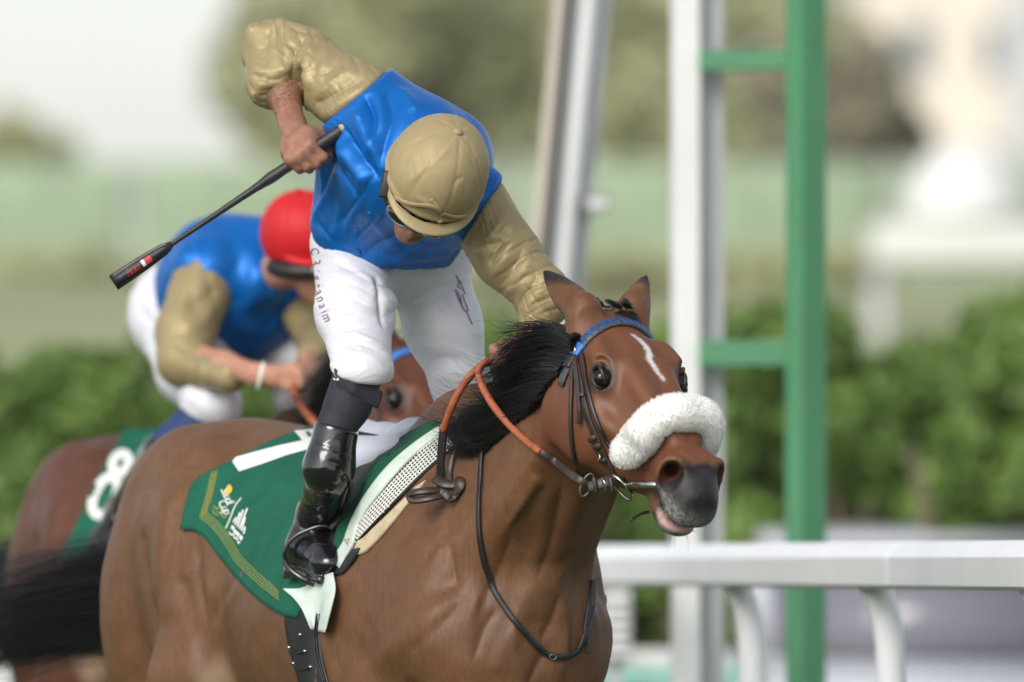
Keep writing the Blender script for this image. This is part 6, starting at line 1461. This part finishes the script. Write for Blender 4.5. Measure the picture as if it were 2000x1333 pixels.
# ------------------------------------------------------------------ the second horse and rider, just behind
def rec_copy(o, parent, swap):
    c = o.copy(); COL.objects.link(c); c.parent = parent; c.matrix_parent_inverse = o.matrix_parent_inverse.copy()
    for ch in o.children: rec_copy(ch, c, swap)
    return c
horse2 = horse.copy(); COL.objects.link(horse2); tag(horse2, 'dark bay racehorse galloping behind the leader, mostly hidden', 'horse', 'racehorses galloping to the finish')
R2 = -R(3.0); O1 = np.array(horse.location); O2 = O1 + np.array([-.40, 3.13, 0])
horse2.location = O2; horse2.rotation_euler = (0, 0, R2)
for ch in list(horse.children):
    c = rec_copy(ch, horse2, None)
    if c.name.startswith('body'):
        c.data = c.data.copy(); c.data.materials.clear(); c.data.materials.append(M_coat2)
        bz = np.ones(len(c.data.vertices), np.float32); c.data.attributes['blaze'].data.foreach_set('value', bz)
ca_, sa_ = math.cos(R2), math.sin(R2); RM = np.array([[ca_, -sa_, 0], [sa_, ca_, 0], [0, 0, 1]])
def to2(p): return O2 + RM @ (np.asarray(p) - O1)
V2h = O2 + (hV - O1) @ RM.T
BODY2 = BVHTree.FromPolygons([Vector(v) for v in V2h], [tuple(map(int, q)) for q in hQ])
# bridle: browband and cheek strap moved across with the head, plus reins
bridle2 = thing('bridle', 'dark leather bridle with blue browband on the horse behind', 'bridle', tuple(to2(HD(.1, 0, 0))))
def moved(me): 
    m = me.copy(); co = verts_of(m); m.vertices.foreach_set('co', (O2 + (co - O1) @ RM.T).astype(np.float32).ravel()); m.update(); return m
link('browband', moved(bband.data), bridle2, M_blue_tape); link('cheekpiece', moved(cheek.data), bridle2, M_leather)
rein2 = thing('reins', 'orange rubber reins gripped by the rider in the red cap', 'reins', tuple(P(590, 800, 27.2)))
link('rubber_grip', tube(catmull([P(583, 735, 27.42), P(575, 765, 27.38), P(590, 795, 27.3), P(618, 830, 27.2), P(660, 880, 27.1)], 6), .0105, 10, 'rubber_grip'), rein2, M_grip)
link('rubber_grip', tube(catmull([P(600, 712, 27.48), P(585, 720, 27.46), P(575, 740, 27.44)], 6), .0105, 10, 'rubber_grip'), rein2, M_grip)
# saddle cloth with the number 8
cloth2 = thing('saddle_cloth', 'green saddle cloth with a white number 8 on the horse behind', 'saddle cloth', tuple(P(220, 970, 28.3)), 'numbered green saddle cloths')
V_, _ = patch([(245, 836), (205, 905), (160, 1000), (112, 1095)], [(420, 850), (370, 930), (320, 1020), (285, 1110)], [(245, 836), (330, 838), (420, 850)], [(112, 1095), (200, 1105), (285, 1110)], 24, 24, .014, BODY2)
pan2 = link('cloth_panel', grid_mesh('cloth_panel', V_), cloth2, M_green); PAN2 = bvh_of(pan2.data)
def loop(cx, cy, a, b, tilt, w):
    t = np.linspace(0, 2 * math.pi, 21); c, s = math.cos(R(tilt)), math.sin(R(tilt)); out = []
    ring = lambda k, ee: (cx + (a + ee) * math.cos(t[k]) * c - (b + ee) * math.sin(t[k]) * s, cy + (a + ee) * math.cos(t[k]) * s + (b + ee) * math.sin(t[k]) * c)
    return [[ring(k, -w / 2), ring(k + 1, -w / 2), ring(k + 1, w / 2), ring(k, w / 2)] for k in range(20)]
decal_poly('number', loop(236, 906, 15, 20, 28, 17) + loop(206, 970, 21, 40, 24, 18), PAN2, pan2, M_white_print, .002, 14)
# ---- rider
jockey2 = thing('person', 'crouching jockey in red cap, blue silks and gold sleeves pushing with the reins', 'person', tuple(P(200, 1070, 28.0)))
def dh2(x, y, off):
    h_, _ = hit(x, y, BODY2); return h_[1] - off if h_ is not None else 27.9
d_an = dh2(240, 985, .05); d_ft = dh2(215, 1065, .045); d_kn = min(27.76, dh2(330, 880, .05))
J = dict(PEL=P(362, 605, 28.30), RH=P(350, 615, 28.24), LH=P(400, 610, 28.40), RK=P(415, 790, 27.72), LK=P(590, 700, 28.1), CH=P(440, 560, 28.05), RS=P(405, 530, 27.92), LS=P(560, 540, 28.05), HD=P(580, 470, 27.72), RE=P(352, 690, 27.78), RW=P(500, 732, 27.52), LE=P(630, 660, 27.9), LW=P(600, 725, 27.5), RA=P(238, 985, d_an), LA=P(560, 900, 28.2))
U2 = unit((-.10, -.28, .95)); F2 = np.array([.62, -.70, -.35]); F2 = unit(F2 - U2 * (F2 @ U2)); L2 = np.cross(U2, F2); C2 = P(594, 460, 27.72)
def h2(l, f, u): return C2 + L2 * l + F2 * f + U2 * u
def body2():
    F = fbox(list(J.values()), .13, .0085); A2 = [L2, F2, U2]
    F.cone(J['PEL'], J['CH'], .08, .09, k=.05); F.cone(J['RS'], J['LS'], .055, .055, k=.05); F.cone(J['RH'], J['RK'], .055, .042, k=.03); F.cone(J['LH'], J['LK'], .055, .042, k=.03); F.cone(J['RK'], J['RA'], .036, .024, k=.02); F.cone(J['LK'], J['LA'], .036, .024, k=.02)
    F.cone(J['RA'], P(208, 1050, d_ft), .024, .02, k=.02); F.chain([J['RS'], J['RE'], J['RE'] * .4 + J['RW'] * .6, J['RW']], [.045, .036, .034, .026], k=.02); F.chain([J['LS'], J['LE'], J['LW']], [.045, .036, .026], k=.02)
    F.cone(J['CH'] * .4 + J['LS'] * .4 + J['RS'] * .2, h2(0, -.02, -.08), .045, .05, k=.03); F.ell(h2(0, 0, 0), (.078, .098, .10), ax=A2, k=.02); F.ell(h2(0, .035, -.09), (.060, .060, .078), ax=A2, k=.03); F.ell(h2(0, .065, -.150), (.028, .026, .024), ax=A2, k=.02)
    F.cone(h2(0, .088, -.05), h2(0, .120, -.095), .011, .015, k=.012); F.chain([h2(-.02, .09, -.125), h2(0, .098, -.125), h2(.02, .09, -.125)], [.007, .009, .007], k=.01)
    for s in (-1, 1): F.ell(h2(.080 * s, -.012, -.065), (.010, .022, .032), ax=A2, k=.01)
    F.cone(J['RW'], P(560, 738, 27.46), .026, .032, k=.02); F.cone(J['LW'], P(590, 735, 27.45), .026, .03, k=.02)
    for i, (dx, dy) in enumerate(((0, -14), (4, -4), (4, 7), (0, 17))): F.chain([P(556, 738 + dy, 27.43), P(584 + dx, 742 + dy, 27.40), P(590 + dx, 752 + dy * .8, 27.43)], [.0125, .011, .0095], k=.006)
    F.chain([P(552, 722, 27.44), P(575, 716, 27.42), P(592, 724, 27.42)], [.014, .012, .010], k=.01)
    return F.mesh()
Vb, Qb = body2(); mb = mesh_np('body', Vb, Qb); attr(mb, 'hair', np.zeros(len(Vb))); link('body', mb, jockey2, M_skin2)
def jersey2():
    F = fbox([J['PEL'], J['CH'], J['RS'], J['LS']], .2, .0075)
    F.cone(J['RS'], J['CH'], .085, .14, k=.07); F.cone(J['LS'], J['CH'], .08, .14, k=.07); F.cone(J['CH'], P(365, 590, 28.25), .15, .11, k=.07); F.cone(P(430, 520, 28.1), P(520, 500, 28.0), .105, .09, k=.07); F.cone(P(560, 560, 28.0), P(470, 620, 28.1), .09, .11, k=.07)
    F.cone(P(480, 545, 28.0), P(515, 552, 27.9), .095, .05, k=.06)
    a, t = plane3(P(298, 535, 28.2), P(318, 640, 28.15), P(330, 600, 28.5), P(200, 640, 28.2)); F.half(a, t); return F.mesh()
to_mesh('jersey', jersey2(), jockey2, M_blue, [([(400, 460), (380, 520), (330, 560)], .02, -.012), ([(480, 470), (500, 540), (480, 620)], .02, .012), ([(560, 580), (520, 640), (470, 670)], .02, -.010), ([(430, 600), (480, 640), (540, 650)], .02, .010)], 0, [((.35, .2, -.9), 50, 3, .006, 3), ((-.6, .1, -.75), 70, 4, .003, 8)])
def sleeve2():
    F = fbox([J['RS'], J['RE'], J['RW']], .13, .0075); F.cone(P(402, 545, 27.92), P(362, 650, 27.82), .082, .070, k=.04); F.cone(P(362, 650, 27.82), P(358, 705, 27.77), .070, .060, k=.03); F.cone(P(358, 705, 27.77), P(450, 735, 27.6), .060, .040, k=.03)
    F.half(P(398, 500, 27.92), (-.05, 0, 1.0), lo=P(300, 540, 27.5) - np.array([0, .3, 0]), hi=P(520, 400, 28.4)); return F.mesh()
to_mesh('sleeve', sleeve2(), jockey2, M_gold, [([(430, 560), (390, 590), (360, 600)], .016, -.010), ([(420, 600), (390, 630), (350, 640)], .014, .010), ([(400, 680), (380, 690), (340, 670)], .012, -.009), ([(400, 700), (395, 730), (400, 750)], .010, .007)], 0, [((.3, .3, -.8), 75, 4, .004, 4)])
def sleeve2l():
    F = fbox([J['LS'], J['LE'], J['LW']], .12, .009); F.cone(J['LS'], J['LE'], .075, .06, k=.03); F.cone(J['LE'], J['LE'] * .4 + J['LW'] * .6, .058, .042, k=.03); return F.mesh()
to_mesh('sleeve', sleeve2l(), jockey2, M_gold)
def breeches2():
    F = fbox([J['PEL'], J['RK'], J['LK']], .17, .0085); F.ell(P(345, 612, 28.3), (.122, .14, .128), k=.06); F.cone(P(345, 630, 28.22), P(378, 720, 27.95), .100, .086, k=.05); F.cone(P(378, 720, 27.95), P(414, 785, 27.74), .086, .066, k=.05); F.cone(P(380, 620, 28.4), J['LK'], .10, .075, k=.05)
    F.cone(P(412, 790, 27.74), P(395, 820, 27.76), .070, .055, k=.03); F.cone(J['LK'], J['LK'] * .6 + J['LA'] * .4, .072, .055, k=.03); return F.mesh()
to_mesh('breeches', breeches2(), jockey2, M_breech, [([(260, 600), (300, 640), (330, 700)], .02, -.010), ([(280, 680), (340, 720), (400, 740)], .016, .010), ([(360, 740), (400, 760), (440, 770)], .012, -.008)], 0, [((.8, .2, -.5), 70, 4, .005, 4)])
def sock2():
    F = fbox([J['RK'], J['RA']], .1, .008); F.cone(P(398, 815, 27.74), P(322, 884, d_kn), .056, .052, k=.02); return F.mesh()
to_mesh('sock', sock2(), jockey2, M_navy)
def boot2():
    F = fbox([J['RK'], J['RA'], P(190, 1080, d_ft)], .12, .008); F.cone(P(318, 886, d_kn), P(238, 1000, d_an), .053, .041, k=.02); F.cone(P(238, 1000, d_an), P(214, 1050, d_ft), .041, .04, k=.02); F.cone(P(206, 1062, d_ft), P(240, 1076, d_ft - .10), .040, .034, k=.02)
    F.box(P(222, 1092, d_ft - .04), (.08, .03, .012), ax=[unit((.3, -.95, -.1)), unit((.95, .3, 0)), unit(np.cross(unit((.3, -.95, -.1)), unit((.95, .3, 0))))], k=.006); return F.mesh()
to_mesh('boot', boot2(), jockey2, M_boot)
def helmet2():
    F = fbox([C2], .22, .006); F.ell(h2(0, -.004, .002), (.098, .118, .110), ax=[L2, F2, U2], k=.01)
    for i in range(8):
        g = R(22.5 + 45 * i); d_ = L2 * math.sin(g) * .098 + F2 * math.cos(g) * .118; F.ridge([C2 + U2 * (.002 + .110 * math.cos(t)) - F2 * .004 + d_ * math.sin(t) for t in np.linspace(.12, 1.45, 9)], .004, -.003)
    F.half(h2(0, 0, -.05), unit(-U2 + F2 * .10)); return F.mesh()
cap2 = to_mesh('helmet', helmet2(), jockey2, M_red); link('button', uv_sphere(h2(0, -.004, .112), (.011, .011, .006), [L2, F2, U2], 'button', 14), cap2, M_red)
link('peak', peak((C2 - F2 * .004, L2, F2, U2), .097, .117, .030, .012, span=72), cap2, M_red)
gog2 = link('goggles', tube([h2(.085 * math.sin(t) * 1.06, .101 * math.cos(t) * 1.08, -.062 - .004 * math.cos(t)) for t in np.linspace(-1.75, 1.75, 25)], [.021] * 25, 10, 'goggles'), jockey2, M_goggle)
for s_ in (-1, 1): link('lens', uv_sphere(h2(.036 * s_, .102, -.066), (.036, .022, .024), [unit(L2 + F2 * -.35 * s_), unit(F2 + L2 * .35 * s_), U2], 'lens', 18), gog2, M_lens)
link('wristband', tube([P(510, 735, 27.5) + np.array([.006 * math.cos(t), .028 * math.sin(t), .030 * math.cos(t)]) for t in np.linspace(0, 6.283, 17)[:-1]], .005, 6, 'wristband', closed=True), jockey2, M_white_print)
